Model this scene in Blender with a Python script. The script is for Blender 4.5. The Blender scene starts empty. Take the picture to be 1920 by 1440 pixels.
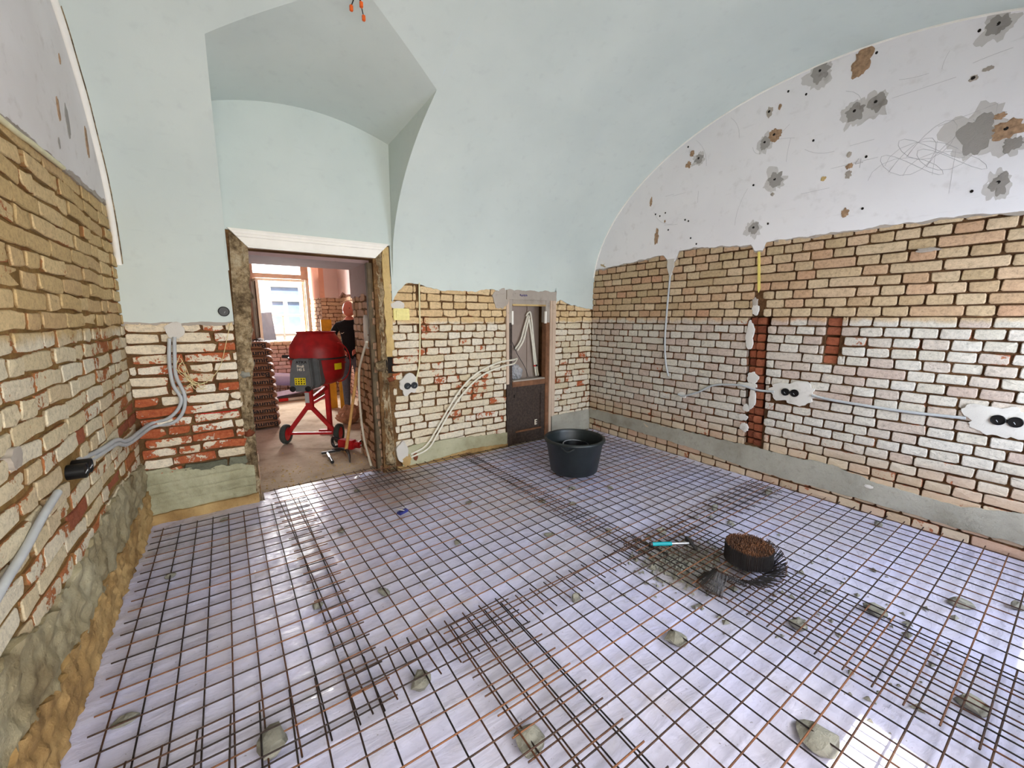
import bpy, bmesh, math, random
from mathutils import Vector, Matrix, noise
import numpy as np

S = bpy.context.scene
COL = S.collection
random.seed(7)
V3 = Vector
TH = 0.605                     # camera azimuth in the room frame
PITCH = 0.1635                 # camera looks down by this angle

# ------------------------------------------------------------------ camera, world, sun, daylight, exposure
cam_d = bpy.data.cameras.new('camera'); cam_d.sensor_width = 36.0; cam_d.lens = 36.0 * 757.0 / 1920.0
cam_d.clip_start = 0.02; cam_d.clip_end = 200
cam = bpy.data.objects.new('camera', cam_d); COL.objects.link(cam)
cam.location = (0, 0, 1.585)
fwd = V3((math.sin(TH) * math.cos(PITCH), math.cos(TH) * math.cos(PITCH), -math.sin(PITCH)))
cam.rotation_euler = fwd.to_track_quat('-Z', 'Y').to_euler()
S.camera = cam

W = bpy.data.worlds.new('world'); S.world = W; W.use_nodes = True
wt = W.node_tree; wt.nodes.clear()
sky = wt.nodes.new('ShaderNodeTexSky'); sky.sky_type = 'NISHITA'; sky.sun_disc = False
sky.sun_elevation = math.radians(55); sky.sun_rotation = math.radians(180)
bg = wt.nodes.new('ShaderNodeBackground'); bg.inputs[1].default_value = 0.30
wo = wt.nodes.new('ShaderNodeOutputWorld')
wt.links.new(sky.outputs[0], bg.inputs[0]); wt.links.new(bg.outputs[0], wo.inputs[0])

sun_d = bpy.data.lights.new('sun', 'SUN'); sun_d.energy = 10.0; sun_d.angle = math.radians(0.6); sun_d.color = (1, .95, .86)
sun = bpy.data.objects.new('sun', sun_d); COL.objects.link(sun)
sun.rotation_euler = V3((.1, .589, -1)).to_track_quat('-Z', 'Y').to_euler(); sun.location = (0, -6, 12)


def daylight(name, loc, sx, sy, power, color, direction):
    d = bpy.data.lights.new(name, 'AREA'); d.shape = 'RECTANGLE'; d.size = sx; d.size_y = sy; d.energy = power; d.color = color
    o = bpy.data.objects.new(name, d); COL.objects.link(o); o.location = loc
    o.rotation_euler = V3(direction).to_track_quat('-Z', 'Y').to_euler()
    return o


daylight('window_and_fill_light', (1.15, -1.22, 1.82), 1.2, 1.8, 120, (1.0, .975, .94), (0, 1, 0))
daylight('window_and_fill_light', (3.2, -1.22, 1.5), 1.35, 1.2, 110, (.74, .84, 1.0), (0, 1, -.35))
daylight('window_and_fill_light', (-.12, -1.22, 1.82), .8, 1.8, 95, (1.0, .97, .93), (0, 1, 0))  # lamp of the added left window, brightens the left side of the room
daylight('window_and_fill_light', (.9, 9.9, 1.95), 1.0, 1.6, 330, (1.0, .97, .96), (0, -1, 0))
daylight('window_and_fill_light', (-1.0, 9.9, 1.95), 1.0, 1.6, 170, (1.0, .97, .96), (0, -1, 0))  # added fill for the next room, no window is built in front of it

vs = S.view_settings
vs.view_transform = 'Standard'; vs.look = 'None'; vs.gamma = 1.0; vs.use_curve_mapping = False
vs.exposure = 0.15
S.cycles.max_bounces = 10; S.cycles.diffuse_bounces = 6; S.cycles.use_denoising = True
S.cycles.caustics_reflective = False; S.cycles.caustics_refractive = False
S.cycles.sample_clamp_indirect = 8.0


# ------------------------------------------------------------------ small helpers
def lin(r, g, b):
    f = lambda c: ((c / 255 + .055) / 1.055) ** 2.4 if c > 10 else c / 255 / 12.92
    return (f(r), f(g), f(b), 1)


def interp(pts, x):
    if x <= pts[0][0]: return pts[0][1]
    for (a, b), (c, d) in zip(pts, pts[1:]):
        if x <= c: return b + (d - b) * (x - a) / (c - a) if c > a else d
    return pts[-1][1]


def nz(*a): return noise.noise(V3(a if len(a) == 3 else (a[0], a[1], 0) if len(a) == 2 else (a[0], 0, 0)))


def fract(u, v, w, o=4):
    s = 0; a = 1; t = 0
    for k in range(o):
        s += a * nz(u * 2 ** k, v * 2 ** k, w + 7.3 * k); t += a; a *= .55
    return s / t


def catmull(pts, n=6):
    P = [V3(p) for p in pts]
    if len(P) < 3: return P
    P = [2 * P[0] - P[1]] + P + [2 * P[-1] - P[-2]]
    out = []
    for i in range(1, len(P) - 2):
        for k in range(n):
            t = k / n
            a, b, c, d = P[i - 1:i + 3]
            out.append(.5 * (2 * b + (c - a) * t + (2 * a - 5 * b + 4 * c - d) * t * t + (3 * b - a - 3 * c + d) * t ** 3))
    out.append(P[-2]); return out


class MB:
    """collects shapes, builds ONE mesh object"""
    def __init__(s): s.v = []; s.f = []; s.m = []; s.mi = 0

    def add(s, vs_, fs):
        o = len(s.v); s.v += [tuple(v) for v in vs_]
        for f in fs: s.f.append(tuple(i + o for i in f)); s.m.append(s.mi)

    def box(s, c, size, R=None):
        x, y, z = [k / 2 for k in size]; c = V3(c)
        vs_ = [V3((a * x, b * y, d * z)) for d in (-1, 1) for b in (-1, 1) for a in (-1, 1)]
        if R is not None: vs_ = [R @ v for v in vs_]
        s.add([v + c for v in vs_], [(0, 2, 3, 1), (4, 5, 7, 6), (0, 1, 5, 4), (2, 6, 7, 3), (0, 4, 6, 2), (1, 3, 7, 5)])
        return s

    def bar(s, a, b, w, h=None, up=(0, 0, 1)):
        a = V3(a); b = V3(b); h = h or w; d = b - a; L = d.length; d.normalize(); up = V3(up)
        if abs(d.dot(up)) > .98: up = V3((1, 0, 0))
        x = d.cross(up).normalized(); y = x.cross(d)
        R = Matrix((x, d, y)).transposed()
        return s.box((a + b) / 2, (w, L, h), R)

    def tube(s, pts, r, seg=8, caps=True, radii=None):
        P = [V3(p) for p in pts]; n = len(P); ref = V3((.13, .21, 1)).normalized(); vs_ = []; fs = []
        px = None
        for i, p in enumerate(P):
            d = (P[min(i + 1, n - 1)] - P[max(i - 1, 0)])
            if d.length < 1e-9: d = V3((0, 0, 1))
            d.normalize()
            if px is None:
                x = d.cross(ref)
                if x.length < .1: x = d.cross(V3((1, 0, 0)))
            else: x = px - d * px.dot(d)
            x.normalize(); px = x; y = d.cross(x); rr = radii[i] if radii else r
            for k in range(seg):
                a = 2 * math.pi * k / seg; vs_.append(p + x * math.cos(a) * rr + y * math.sin(a) * rr)
        for i in range(n - 1):
            for k in range(seg):
                k2 = (k + 1) % seg; fs.append((i * seg + k, i * seg + k2, (i + 1) * seg + k2, (i + 1) * seg + k))
        if caps: fs += [tuple(range(seg))[::-1], tuple((n - 1) * seg + k for k in range(seg))]
        s.add(vs_, fs); return s

    def lathe(s, prof, seg=32, c=(0, 0, 0), R=None, closed=False):
        vs_ = []; fs = []; n = len(prof); c = V3(c)
        for r, z in prof:
            for k in range(seg):
                a = 2 * math.pi * k / seg; v = V3((r * math.cos(a), r * math.sin(a), z))
                vs_.append((R @ v if R is not None else v) + c)
        for i in range(n - 1):
            for k in range(seg):
                k2 = (k + 1) % seg; fs.append((i * seg + k, i * seg + k2, (i + 1) * seg + k2, (i + 1) * seg + k))
        if not closed:
            if prof[0][0] > 1e-5: fs.append(tuple(range(seg))[::-1])
            if prof[-1][0] > 1e-5: fs.append(tuple((n - 1) * seg + k for k in range(seg)))
        s.add(vs_, fs); return s

    def prism(s, poly, to3, d0, d1):
        """poly: list of (u,z); to3(u,z,d)->Vector"""
        n = len(poly)
        s.add([to3(u, z, d0) for u, z in poly] + [to3(u, z, d1) for u, z in poly],
              [tuple(range(n)), tuple(range(2 * n - 1, n - 1, -1))] + [(i, i + n, (i + 1) % n + n, (i + 1) % n) for i in range(n)])
        return s

    def build(s, name, mats, parent=None, smooth=False, bevel=0, fixn=True):
        me = bpy.data.meshes.new(name); me.from_pydata(s.v, [], s.f)
        mats = mats if isinstance(mats, (list, tuple)) else [mats]
        for m in mats: me.materials.append(m)
        if len(mats) > 1: me.polygons.foreach_set('material_index', s.m)
        if fixn or bevel:
            bm = bmesh.new(); bm.from_mesh(me); bmesh.ops.recalc_face_normals(bm, faces=bm.faces)
            if bevel:
                es = [e for e in bm.edges if len(e.link_faces) == 2 and e.calc_face_angle(0) > .6]
                bmesh.ops.bevel(bm, geom=es, offset=bevel, segments=2, affect='EDGES', clamp_overlap=True)
            bm.to_mesh(me); bm.free()
        if smooth: me.polygons.foreach_set('use_smooth', [True] * len(me.polygons))
        me.update()
        if smooth:
            try: me.set_sharp_from_angle(angle=math.radians(50))
            except Exception: pass
        return link(name, me, parent)


def link(name, me, parent=None):
    o = bpy.data.objects.new(name, me); COL.objects.link(o)
    if parent is not None: o.parent = parent
    return o


def tag(o, label=None, cat=None, group=None, kind=None):
    if label: o['label'] = label
    if cat: o['category'] = cat
    if group: o['group'] = group
    if kind: o['kind'] = kind
    return o


def thing(name, label, cat, loc=(0, 0, 0), rz=0, group=None):
    o = bpy.data.objects.new(name, None); COL.objects.link(o); o.empty_display_size = .1
    o.location = loc; o.rotation_euler = (0, 0, rz)
    return tag(o, label, cat, group)


def rotz(a): return Matrix.Rotation(a, 3, 'Z')


# ------------------------------------------------------------------ materials
class NT:
    def __init__(s, name):
        s.mat = bpy.data.materials.new(name); s.mat.use_nodes = True; s.t = s.mat.node_tree; s.t.nodes.clear()
        s.out = s.n('ShaderNodeOutputMaterial'); s.b = s.n('ShaderNodeBsdfPrincipled'); s.l(s.b.outputs[0], s.out.inputs[0])
        s._pos = None

    def n(s, ty): return s.t.nodes.new(ty)
    def l(s, a, b): s.t.links.new(a, b)

    def pos(s):
        if s._pos is None: s._pos = s.n('ShaderNodeNewGeometry').outputs['Position']
        return s._pos

    def obj(s): return s.n('ShaderNodeTexCoord').outputs['Object']

    def put(s, sock, v):
        if hasattr(v, 'links') or isinstance(v, bpy.types.NodeSocket): s.l(v, sock)
        else: sock.default_value = v

    def noise(s, scale, detail=3, rough=.55, vec=None, dist=0, stretch=None):
        nd = s.n('ShaderNodeTexNoise'); nd.inputs['Scale'].default_value = scale; nd.inputs['Detail'].default_value = detail
        nd.inputs['Roughness'].default_value = rough; nd.inputs['Distortion'].default_value = dist
        v = vec or s.pos()
        if stretch:
            mp = s.n('ShaderNodeMapping'); mp.inputs['Scale'].default_value = stretch[0]; mp.inputs['Rotation'].default_value = stretch[1]
            s.l(v, mp.inputs[0]); v = mp.outputs[0]
        s.l(v, nd.inputs['Vector']); return nd.outputs['Fac']

    def vor(s, scale, vec=None, feature='F1'):
        nd = s.n('ShaderNodeTexVoronoi'); nd.feature = feature; nd.inputs['Scale'].default_value = scale
        s.l(vec or s.pos(), nd.inputs['Vector']); return nd.outputs['Distance']

    def ramp(s, fac, stops, interp_='LINEAR'):
        nd = s.n('ShaderNodeValToRGB'); cr = nd.color_ramp; cr.interpolation = interp_
        while len(cr.elements) < len(stops): cr.elements.new(.5)
        for e, (p, c) in zip(cr.elements, stops):
            e.position = p; e.color = c if isinstance(c, (tuple, list)) else (c, c, c, 1)
        s.l(fac, nd.inputs[0]); return nd.outputs[0]

    def mix(s, fac, a, b, mode='MIX'):
        nd = s.n('ShaderNodeMix'); nd.data_type = 'RGBA'; nd.blend_type = mode
        s.put(nd.inputs[0], fac); s.put(nd.inputs[6], a); s.put(nd.inputs[7], b); return nd.outputs[2]

    def math(s, op, a, b=0.0, c=None, clamp=False):
        nd = s.n('ShaderNodeMath'); nd.operation = op; nd.use_clamp = clamp
        s.put(nd.inputs[0], a); s.put(nd.inputs[1], b)
        if c is not None: s.put(nd.inputs[2], c)
        return nd.outputs[0]

    def rnd(s):
        a = s.n('ShaderNodeObjectInfo').outputs['Random']; b = s.attr('rnd')
        return s.math('FRACT', s.math('ADD', a, b))

    def attr(s, nm):
        nd = s.n('ShaderNodeAttribute'); nd.attribute_name = nm; return nd.outputs['Fac']

    def z(s):
        sp = s.n('ShaderNodeSeparateXYZ'); s.l(s.pos(), sp.inputs[0]); return sp.outputs[2]

    def step(s, v, a, b):
        nd = s.n('ShaderNodeMapRange'); nd.interpolation_type = 'SMOOTHSTEP'
        s.put(nd.inputs[0], v); nd.inputs[1].default_value = a; nd.inputs[2].default_value = b; return nd.outputs[0]

    def bump(s, h, strength=.5, dist=.005, prev=None):
        nd = s.n('ShaderNodeBump'); nd.inputs['Strength'].default_value = strength; nd.inputs['Distance'].default_value = dist
        s.l(h, nd.inputs['Height'])
        if prev is not None: s.l(prev, nd.inputs['Normal'])
        s.l(nd.outputs[0], s.b.inputs['Normal']); return nd.outputs[0]

    def fin(s, color=None, rough=.8, metal=0.0, spec=.3, **kw):
        if color is not None: s.put(s.b.inputs['Base Color'], color)
        s.put(s.b.inputs['Roughness'], rough); s.put(s.b.inputs['Metallic'], metal)
        s.b.inputs['Specular IOR Level'].default_value = spec
        for k, v in kw.items(): s.put(s.b.inputs[k.replace('_', ' ')], v)
        return s.mat


def plain(name, rgb, rough=.6, metal=0, var=.12, scale=30, bump=.0, spec=.35, **kw):
    m = NT(name); c = lin(*rgb); k = 1 - var
    n = m.noise(scale, 4)
    col = m.ramp(n, [(.3, tuple(x * k for x in c[:3]) + (1,)), (.7, tuple(min(1, x * (1 + var)) for x in c[:3]) + (1,))])
    if bump: m.bump(n, bump, .003)
    return m.fin(col, rough, metal, spec, **kw)


def brick_material(name, tans, pales, reds, zsplit, red_thr, joint_dirt, zlow=-1, redlow=0):
    m = NT(name); r = m.rnd(); e = m.attr('edge')
    n1 = m.noise(7, 4); n2 = m.noise(42, 6, .65); n3 = m.noise(130, 4, .7); n4 = m.noise(2.2, 3)
    r2 = m.math('FRACT', m.math('MULTIPLY', r, 7.31)); r3 = m.math('FRACT', m.math('MULTIPLY', r, 23.7))
    k = len(tans)
    tan = m.ramp(r, [(i / (k - 1), lin(*c)) for i, c in enumerate(tans)])
    pale = m.ramp(r2, [(i / (len(pales) - 1), lin(*c)) for i, c in enumerate(pales)])
    red = m.ramp(n2, [(.3, lin(*reds[0])), (.7, lin(*reds[1]))])
    zz = m.math('ADD', m.z(), m.math('MULTIPLY', m.math('SUBTRACT', n1, .5), .12))
    base = m.mix(m.step(zz, zsplit - .02, zsplit + .03), pale, tan)
    base = m.mix(1.0, base, m.ramp(m.math('ADD', m.math('MULTIPLY', n2, .55), m.math('MULTIPLY', n3, .45)), [(.36, .66), (.50, .98), (.62, 1.12)]), 'MULTIPLY')
    if zlow > 0: base = m.mix(m.math('MULTIPLY', m.math('SUBTRACT', 1.0, m.step(zz, zlow - .05, zlow + .25)), .75), base, tan)
    low = m.math('SUBTRACT', 1.0, m.step(m.z(), zsplit - .1, zsplit + .15))          # paint only held on below; above, tan all over
    chip = m.math('ADD', m.math('MULTIPLY', n1, .62), m.math('MULTIPLY', n2, .38))
    chip = m.math('ADD', chip, m.math('MULTIPLY', m.math('SUBTRACT', 1.0, e), .16))
    chip = m.math('ADD', chip, m.math('MULTIPLY', m.math('SUBTRACT', n4, .5), .45))
    chip = m.math('ADD', chip, m.math('MULTIPLY', m.math('SUBTRACT', r3, .5), .18))
    chip = m.math('ADD', chip, m.math('MULTIPLY', m.math('SUBTRACT', low, 1.0), .10))
    if redlow: chip = m.math('ADD', chip, m.math('MULTIPLY', m.math('SUBTRACT', 1.0, m.step(m.z(), .35, .95)), redlow))
    mask = m.step(chip, red_thr, red_thr + .035)
    c = m.mix(mask, base, red)
    c = m.mix(m.math('MULTIPLY', m.math('SUBTRACT', 1.0, m.step(e, .05, .6)), .75), c, lin(*joint_dirt))
    c = m.mix(m.math('MULTIPLY', m.step(n3, .63, .74), .6), c, lin(84, 66, 48))
    h = m.math('ADD', m.math('MULTIPLY', n2, .7), m.math('MULTIPLY', n3, .3))
    h = m.math('SUBTRACT', h, m.math('MULTIPLY', mask, .35))
    m.bump(h, .9, .006)
    return m.fin(c, .92, 0, .15)


BR_R = brick_material('brick_right', [(196, 172, 138), (186, 162, 128), (204, 182, 150), (194, 160, 128), (182, 160, 124), (190, 148, 118)],
                      [(200, 192, 178), (205, 199, 187), (193, 179, 164), (186, 166, 152), (203, 196, 182), (196, 188, 172)], [(132, 66, 42), (178, 112, 80)], 1.55, .70, (84, 60, 42), .36, .055)
BR_B = brick_material('brick_back', [(214, 186, 142), (204, 174, 128), (220, 194, 152), (208, 178, 134)],
                      [(216, 205, 182), (210, 195, 167), (220, 210, 191), (204, 188, 156)], [(146, 70, 42), (186, 108, 70)], 1.52, .615, (104, 76, 48))
BR_L = brick_material('brick_left', [(200, 172, 124), (188, 160, 112), (208, 182, 136), (190, 160, 116)],
                      [(212, 200, 172), (202, 184, 148), (216, 206, 182), (194, 172, 136)], [(138, 76, 46), (172, 110, 68)], 1.5, .585, (126, 98, 60))
BR_BL = brick_material('brick_back_broken', [(214, 186, 142), (204, 174, 128)], [(226, 214, 192), (220, 204, 176), (230, 220, 200), (210, 192, 160)], [(146, 66, 40), (186, 108, 70)], 1.52, .545, (104, 72, 46))
BR_RED = brick_material('brick_red', [(148, 82, 58), (164, 100, 72), (124, 68, 50)], [(150, 84, 58), (166, 102, 74), (122, 66, 48)], [(108, 54, 38), (156, 94, 68)], 1.55, .6, (104, 56, 36))
BR_FAR = brick_material('brick_far', [(212, 182, 150), (202, 166, 138), (220, 192, 162)], [(210, 176, 160), (202, 160, 144), (216, 186, 170)], [(164, 100, 80), (192, 136, 114)], 1.0, .66, (120, 90, 74))
BR_V = brick_material('brick_reveal', [(196, 160, 130), (180, 142, 114), (204, 172, 142)], [(200, 166, 138), (186, 150, 122), (208, 178, 150)], [(146, 86, 64), (172, 108, 84)], .8, .66, (104, 78, 58))


def mortar(name, a, b, c):
    m = NT(name); n1 = m.noise(5, 4); n2 = m.noise(60, 6, .7)
    col = m.ramp(n1, [(.3, lin(*a)), (.5, lin(*b)), (.7, lin(*c))]); col = m.mix(m.step(n2, .4, .8), col, lin(*a))
    m.bump(n2, 1, .01); return m.fin(col, .95, 0, .1)


MO_R = mortar('mortar_right', (70, 48, 32), (98, 70, 46), (132, 98, 66))
MO_B = mortar('mortar_back', (82, 58, 38), (114, 84, 54), (148, 116, 76))
MO_L = mortar('mortar_left', (116, 88, 50), (152, 120, 72), (130, 82, 50))
MO_F = mortar('mortar_far', (104, 74, 58), (142, 106, 86), (168, 132, 108))


def plaster(name, a, b, stain, stain_amt=.25, bump=.12, spots=0):
    m = NT(name); n1 = m.noise(1.1, 4); n2 = m.noise(12, 5); n3 = m.noise(170, 3)
    c = m.ramp(n1, [(.35, lin(*a)), (.65, lin(*b))])
    c = m.mix(m.math('MULTIPLY', m.step(n2, .55, .78), stain_amt), c, lin(*stain))
    sc = m.noise(3.0, 6, .6, stretch=((1, 1, 9), (.5, .7, .3)))
    c = m.mix(m.math('MULTIPLY', m.step(sc, .64, .70), stain_amt * .5), c, lin(*stain))
    h = m.math('ADD', m.math('MULTIPLY', n2, .5), m.math('MULTIPLY', n3, .5)); m.bump(h, bump, .004)
    return m.fin(c, .85, 0, .2)


P_MINT = P_VAULT = plaster('paint_mint', (205, 213, 206), (196, 205, 199), (180, 187, 184), .28, .14)
P_WHITE = plaster('plaster_white', (236, 233, 232), (228, 225, 225), (190, 184, 178), .28, .2)
P_WHITEL = plaster('plaster_white_left', (226, 222, 220), (212, 206, 202), (176, 166, 156), .4, .25)
P_PATCH = plaster('plaster_fresh', (212, 207, 198), (194, 188, 178), (156, 146, 134), .6, .9)
P_GREY = plaster('plaster_grey', (176, 166, 154), (158, 148, 136), (120, 106, 92), .5, .8)
P_DARK = plaster('plaster_dark_repair', (162, 157, 151), (142, 136, 129), (112, 104, 96), .6, .9)
P_HALO = plaster('plaster_halo', (206, 202, 198), (192, 187, 182), (164, 158, 150), .6, .4)
P_PINK = plaster('plaster_pink', (222, 200, 194), (212, 188, 182), (184, 158, 150), .3, .15)
JAMB_P = plaster('plaster_beige', (206, 184, 162), (188, 164, 142), (150, 126, 104), .5, .6)
P_ORANGE = plaster('plaster_orange', (226, 172, 148), (218, 162, 138), (192, 140, 118), .3, .15)
P_MAUVE = plaster('plaster_mauve', (166, 140, 136), (152, 126, 122), (124, 100, 96), .4, .2)


def cement(name, a, b, c):
    m = NT(name); n1 = m.noise(3, 5); n2 = m.noise(26, 6, .65); n3 = m.noise(150, 3)
    col = m.ramp(n1, [(.3, lin(*a)), (.55, lin(*b)), (.75, lin(*c))]); col = m.mix(m.math('MULTIPLY', m.step(n2, .5, .8), .5), col, lin(*c))
    m.bump(m.math('ADD', n2, m.math('MULTIPLY', n3, .4)), .9, .008); return m.fin(col, .95, 0, .12)


CE_R = cement('cement_right', (176, 172, 158), (160, 156, 142), (134, 128, 112))
CE_B = cement('cement_back', (186, 182, 152), (168, 164, 134), (136, 130, 100))
CE_L = cement('cement_left', (172, 164, 136), (148, 136, 106), (108, 90, 62))
EARTH = cement('earth_stone', (196, 166, 114), (160, 128, 82), (104, 78, 50))
m = NT('jamb_rubble'); n1 = m.noise(6, 5); n2 = m.noise(30, 6, .7); v2 = m.vor(24, None, 'DISTANCE_TO_EDGE')
c = m.ramp(m.math('ADD', m.math('MULTIPLY', n1, .5), m.math('MULTIPLY', n2, .5)), [(.36, lin(74, 60, 44)), (.47, lin(122, 104, 78)), (.55, lin(164, 144, 112)), (.66, lin(188, 174, 146))])
c = m.mix(m.math('MULTIPLY', m.math('SUBTRACT', 1.0, m.step(v2, .01, .06)), .28), c, lin(62, 48, 34))
bb = m.bump(v2, .3, .015); m.bump(n2, 1.0, .012, bb); JAMB = m.fin(c, .95, 0, .1)
JAMB_T = cement('jamb_tan', (214, 188, 132), (196, 168, 114), (150, 120, 76))
STONE = cement('concrete_chunk', (152, 150, 138), (132, 130, 118), (98, 95, 85))
FLOORM = cement('dusty_concrete', (202, 187, 166), (182, 166, 144), (146, 130, 110))

m = NT('rust_steel'); r = m.rnd(); n1 = m.noise(9, 4); n2 = m.noise(160, 3)
c = m.ramp(m.math('ADD', m.math('ADD', m.math('MULTIPLY', n1, .45), m.math('MULTIPLY', n2, .2)), m.math('MULTIPLY', r, .35)), [(.34, lin(46, 34, 28)), (.5, lin(82, 56, 40)), (.66, lin(128, 84, 54))])
m.bump(n2, .8, .002); RUST = m.fin(c, .6, .35, .4)
m = NT('dark_steel'); r = m.rnd(); n1 = m.noise(9, 4); n2 = m.noise(160, 3)
c = m.ramp(m.math('ADD', m.math('MULTIPLY', n1, .6), m.math('MULTIPLY', r, .4)), [(.3, lin(30, 25, 24)), (.55, lin(52, 38, 32)), (.75, lin(96, 60, 38))])
m.bump(n2, .8, .002); DSTEEL = m.fin(c, .55, .4, .4)

m = NT('plastic_film')
f1 = m.noise(3.2, 5, .6, dist=.8, stretch=((1.0, 3.4, 1), (0, 0, .5))); f2 = m.noise(9, 4, .6, dist=1.2, stretch=((1, 3, 1), (0, 0, -.7))); n4 = m.noise(1.3, 3)
weave = m.noise(420, 2)
col = m.ramp(n4, [(.35, lin(194, 191, 206)), (.65, lin(198, 198, 228))])  # lavender is the sky's violet tint put into the film colour
col = m.mix(m.math('MULTIPLY', m.step(f1, .52, .74), .4), col, lin(180, 176, 178))
sx_ = m.n('ShaderNodeVectorMath'); sx_.operation = 'DISTANCE'; m.l(m.pos(), sx_.inputs[0]); sx_.inputs[1].default_value = (2.32, 1.33, 0)
sn = m.math('ADD', sx_.outputs['Value'], m.math('MULTIPLY', m.math('SUBTRACT', m.noise(6, 5, .65), .5), .55))
col = m.mix(m.math('MULTIPLY', m.math('SUBTRACT', 1.0, m.step(sn, .18, .34)), .8), col, lin(150, 142, 128))      # mortar dirt spilled round the tie roll
sy_ = m.n('ShaderNodeVectorMath'); sy_.operation = 'DISTANCE'; m.l(m.pos(), sy_.inputs[0]); sy_.inputs[1].default_value = (1.15, 3.6, 0)
sm_ = m.math('ADD', sy_.outputs['Value'], m.math('MULTIPLY', m.math('SUBTRACT', m.noise(3, 5, .65), .5), .9))
col = m.mix(m.math('MULTIPLY', m.math('SUBTRACT', 1.0, m.step(sm_, .25, .6)), .7), col, lin(150, 132, 116))      # brown dust trodden in from the doorway
dirt = m.step(m.noise(1.7, 5, .6), .56, .72)
col = m.mix(m.math('MULTIPLY', dirt, .4), col, lin(176, 162, 144))
col = m.mix(m.math('MULTIPLY', m.step(m.noise(70, 3), .70, .74), .7), col, lin(96, 86, 76))
b = m.bump(f1, .4, .02); b = m.bump(f2, .14, .008, b); m.bump(weave, .12, .001, b)
cn = m.n('ShaderNodeBump'); cn.inputs['Strength'].default_value = .55; cn.inputs['Distance'].default_value = .02
m.l(m.math('ADD', m.math('ABSOLUTE', m.math('SUBTRACT', f2, .5)), m.math('MULTIPLY', m.math('ABSOLUTE', m.math('SUBTRACT', f1, .5)), 1.4)), cn.inputs['Height']); m.l(cn.outputs[0], m.b.inputs['Coat Normal'])
FILM = m.fin(col, m.ramp(f2, [(.3, .20), (.7, .42)]), 0, .5, Coat_Weight=.55, Coat_Roughness=.05)

WHITEPAINT = plain('white_paint', (238, 234, 224), .5, 0, .04, 8, .05)
GREYCOND = plain('grey_conduit', (176, 178, 178), .5, 0, .08, 20)
WHITECOND = plain('white_conduit', (222, 216, 198), .45, 0, .08, 20)
CREAMCOND = plain('cream_cable', (216, 208, 168), .5, 0, .08, 20)
BLACKP = plain('black_plastic', (20, 22, 24), .35, 0, .2, 20, .0, .5)
BLACKB = plain('black_box', (14, 14, 15), .4, 0, .2, 20)
TUBM = plain('tub_plastic', (26, 32, 33), .42, 0, .25, 14, .05, .45)
REDP = plain('mixer_red', (158, 24, 26), .48, 0, .28, 12, .08, .4)
REDF = plain('frame_red', (176, 28, 32), .45, 0, .2, 14, .05, .4)
GREYP = plain('motor_grey', (98, 102, 104), .55, 0, .12, 14)
YELLOW = plain('sticker_yellow', (228, 210, 30), .5, 0, .08, 30)
RUBBER = plain('rubber', (58, 64, 58), .8, 0, .25, 20)
STEEL = plain('bright_steel', (200, 200, 204), .3, .8, .1, 20)
GUNM = plain('dark_metal', (60, 58, 58), .5, .5, .25, 25)
WOODH = plain('ash_handle', (214, 168, 104), .6, 0, .18, 18)
OCHRE = plain('ochre_board', (206, 148, 34), .6, 0, .18, 9)
PAPER = plain('bag_paper', (146, 104, 76), .8, 0, .14, 14, .25)
INK = plain('black_ink', (22, 18, 18), .7, 0, .1, 20)
INKW = plain('white_ink', (226, 222, 206), .6, 0, .05, 20)
PENCIL = plain('pencil_line', (172, 168, 168), .9, 0, .12, 30)
DWOOD = plain('dark_door_wood', (62, 50, 42), .5, 0, .5, 40, .3)
BWOOD = plain('brown_door_wood', (118, 80, 54), .55, 0, .3, 16, .2)
POSTW = plain('old_post_wood', (92, 78, 58), .85, 0, .35, 14, .6)
GREYPL = plain('niche_panel', (152, 136, 124), .8, 0, .08, 6, .1)
YPLAST = plain('yellow_box', (226, 214, 138), .5, 0, .08, 30)
LAV = plain('lavender_foam', (222, 216, 248), .7, 0, .06, 20)
WINWOOD = plain('window_wood', (208, 174, 150), .5, 0, .12, 10, .05)
WINLIGHT = plain('window_cream', (244, 232, 212), .5, 0, .05, 10)
FACADE = plain('facade_white', (250, 248, 250), .8, 0, .02, 1)
FACLOW = plain('facade_cream', (248, 236, 214), .8, 0, .03, 1)
TARP = plain('grey_tarp', (140, 146, 156), .6, 0, .15, 12, .5)
_t = TARP.node_tree; _tr = _t.nodes.new('ShaderNodeBsdfTranslucent'); _tr.inputs[0].default_value = lin(140, 146, 158); _mx = _t.nodes.new('ShaderNodeMixShader'); _mx.inputs[0].default_value = .8
_pb = [n for n in _t.nodes if n.type == 'BSDF_PRINCIPLED'][0]; _ou = [n for n in _t.nodes if n.type == 'OUTPUT_MATERIAL'][0]
_t.links.new(_pb.outputs[0], _mx.inputs[1]); _t.links.new(_tr.outputs[0], _mx.inputs[2]); _t.links.new(_mx.outputs[0], _ou.inputs[0])
SKIN = plain('skin', (214, 130, 108), .5, 0, .1, 14)
SHIRT = plain('black_shirt', (16, 16, 18), .85, 0, .2, 30)
JEANS = plain('grey_trousers', (92, 96, 104), .9, 0, .2, 30)
SHOE = plain('shoe', (60, 48, 40), .8, 0, .2, 20)
TEAL = plain('teal_grip', (24, 148, 156), .45, 0, .12, 40)
TAPEY = plain('yellow_rule', (226, 208, 112), .5, 0, .05, 20)
REDLINE = plain('red_string', (196, 30, 24), .6, 0, .1, 20)
ORANGEC = plain('orange_connector', (214, 92, 24), .5, 0, .1, 20)
WIREC = plain('cream_wire', (214, 196, 146), .6, 0, .1, 20)
HOLE = plain('hole_dark', (26, 20, 16), .95, 0, .3, 40)
HOLEBR = plain('hole_brown', (158, 128, 100), .95, 0, .35, 40, .6)
PACKB = plain('packet_blue', (48, 52, 118), .4, 0, .2, 40)
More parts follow.
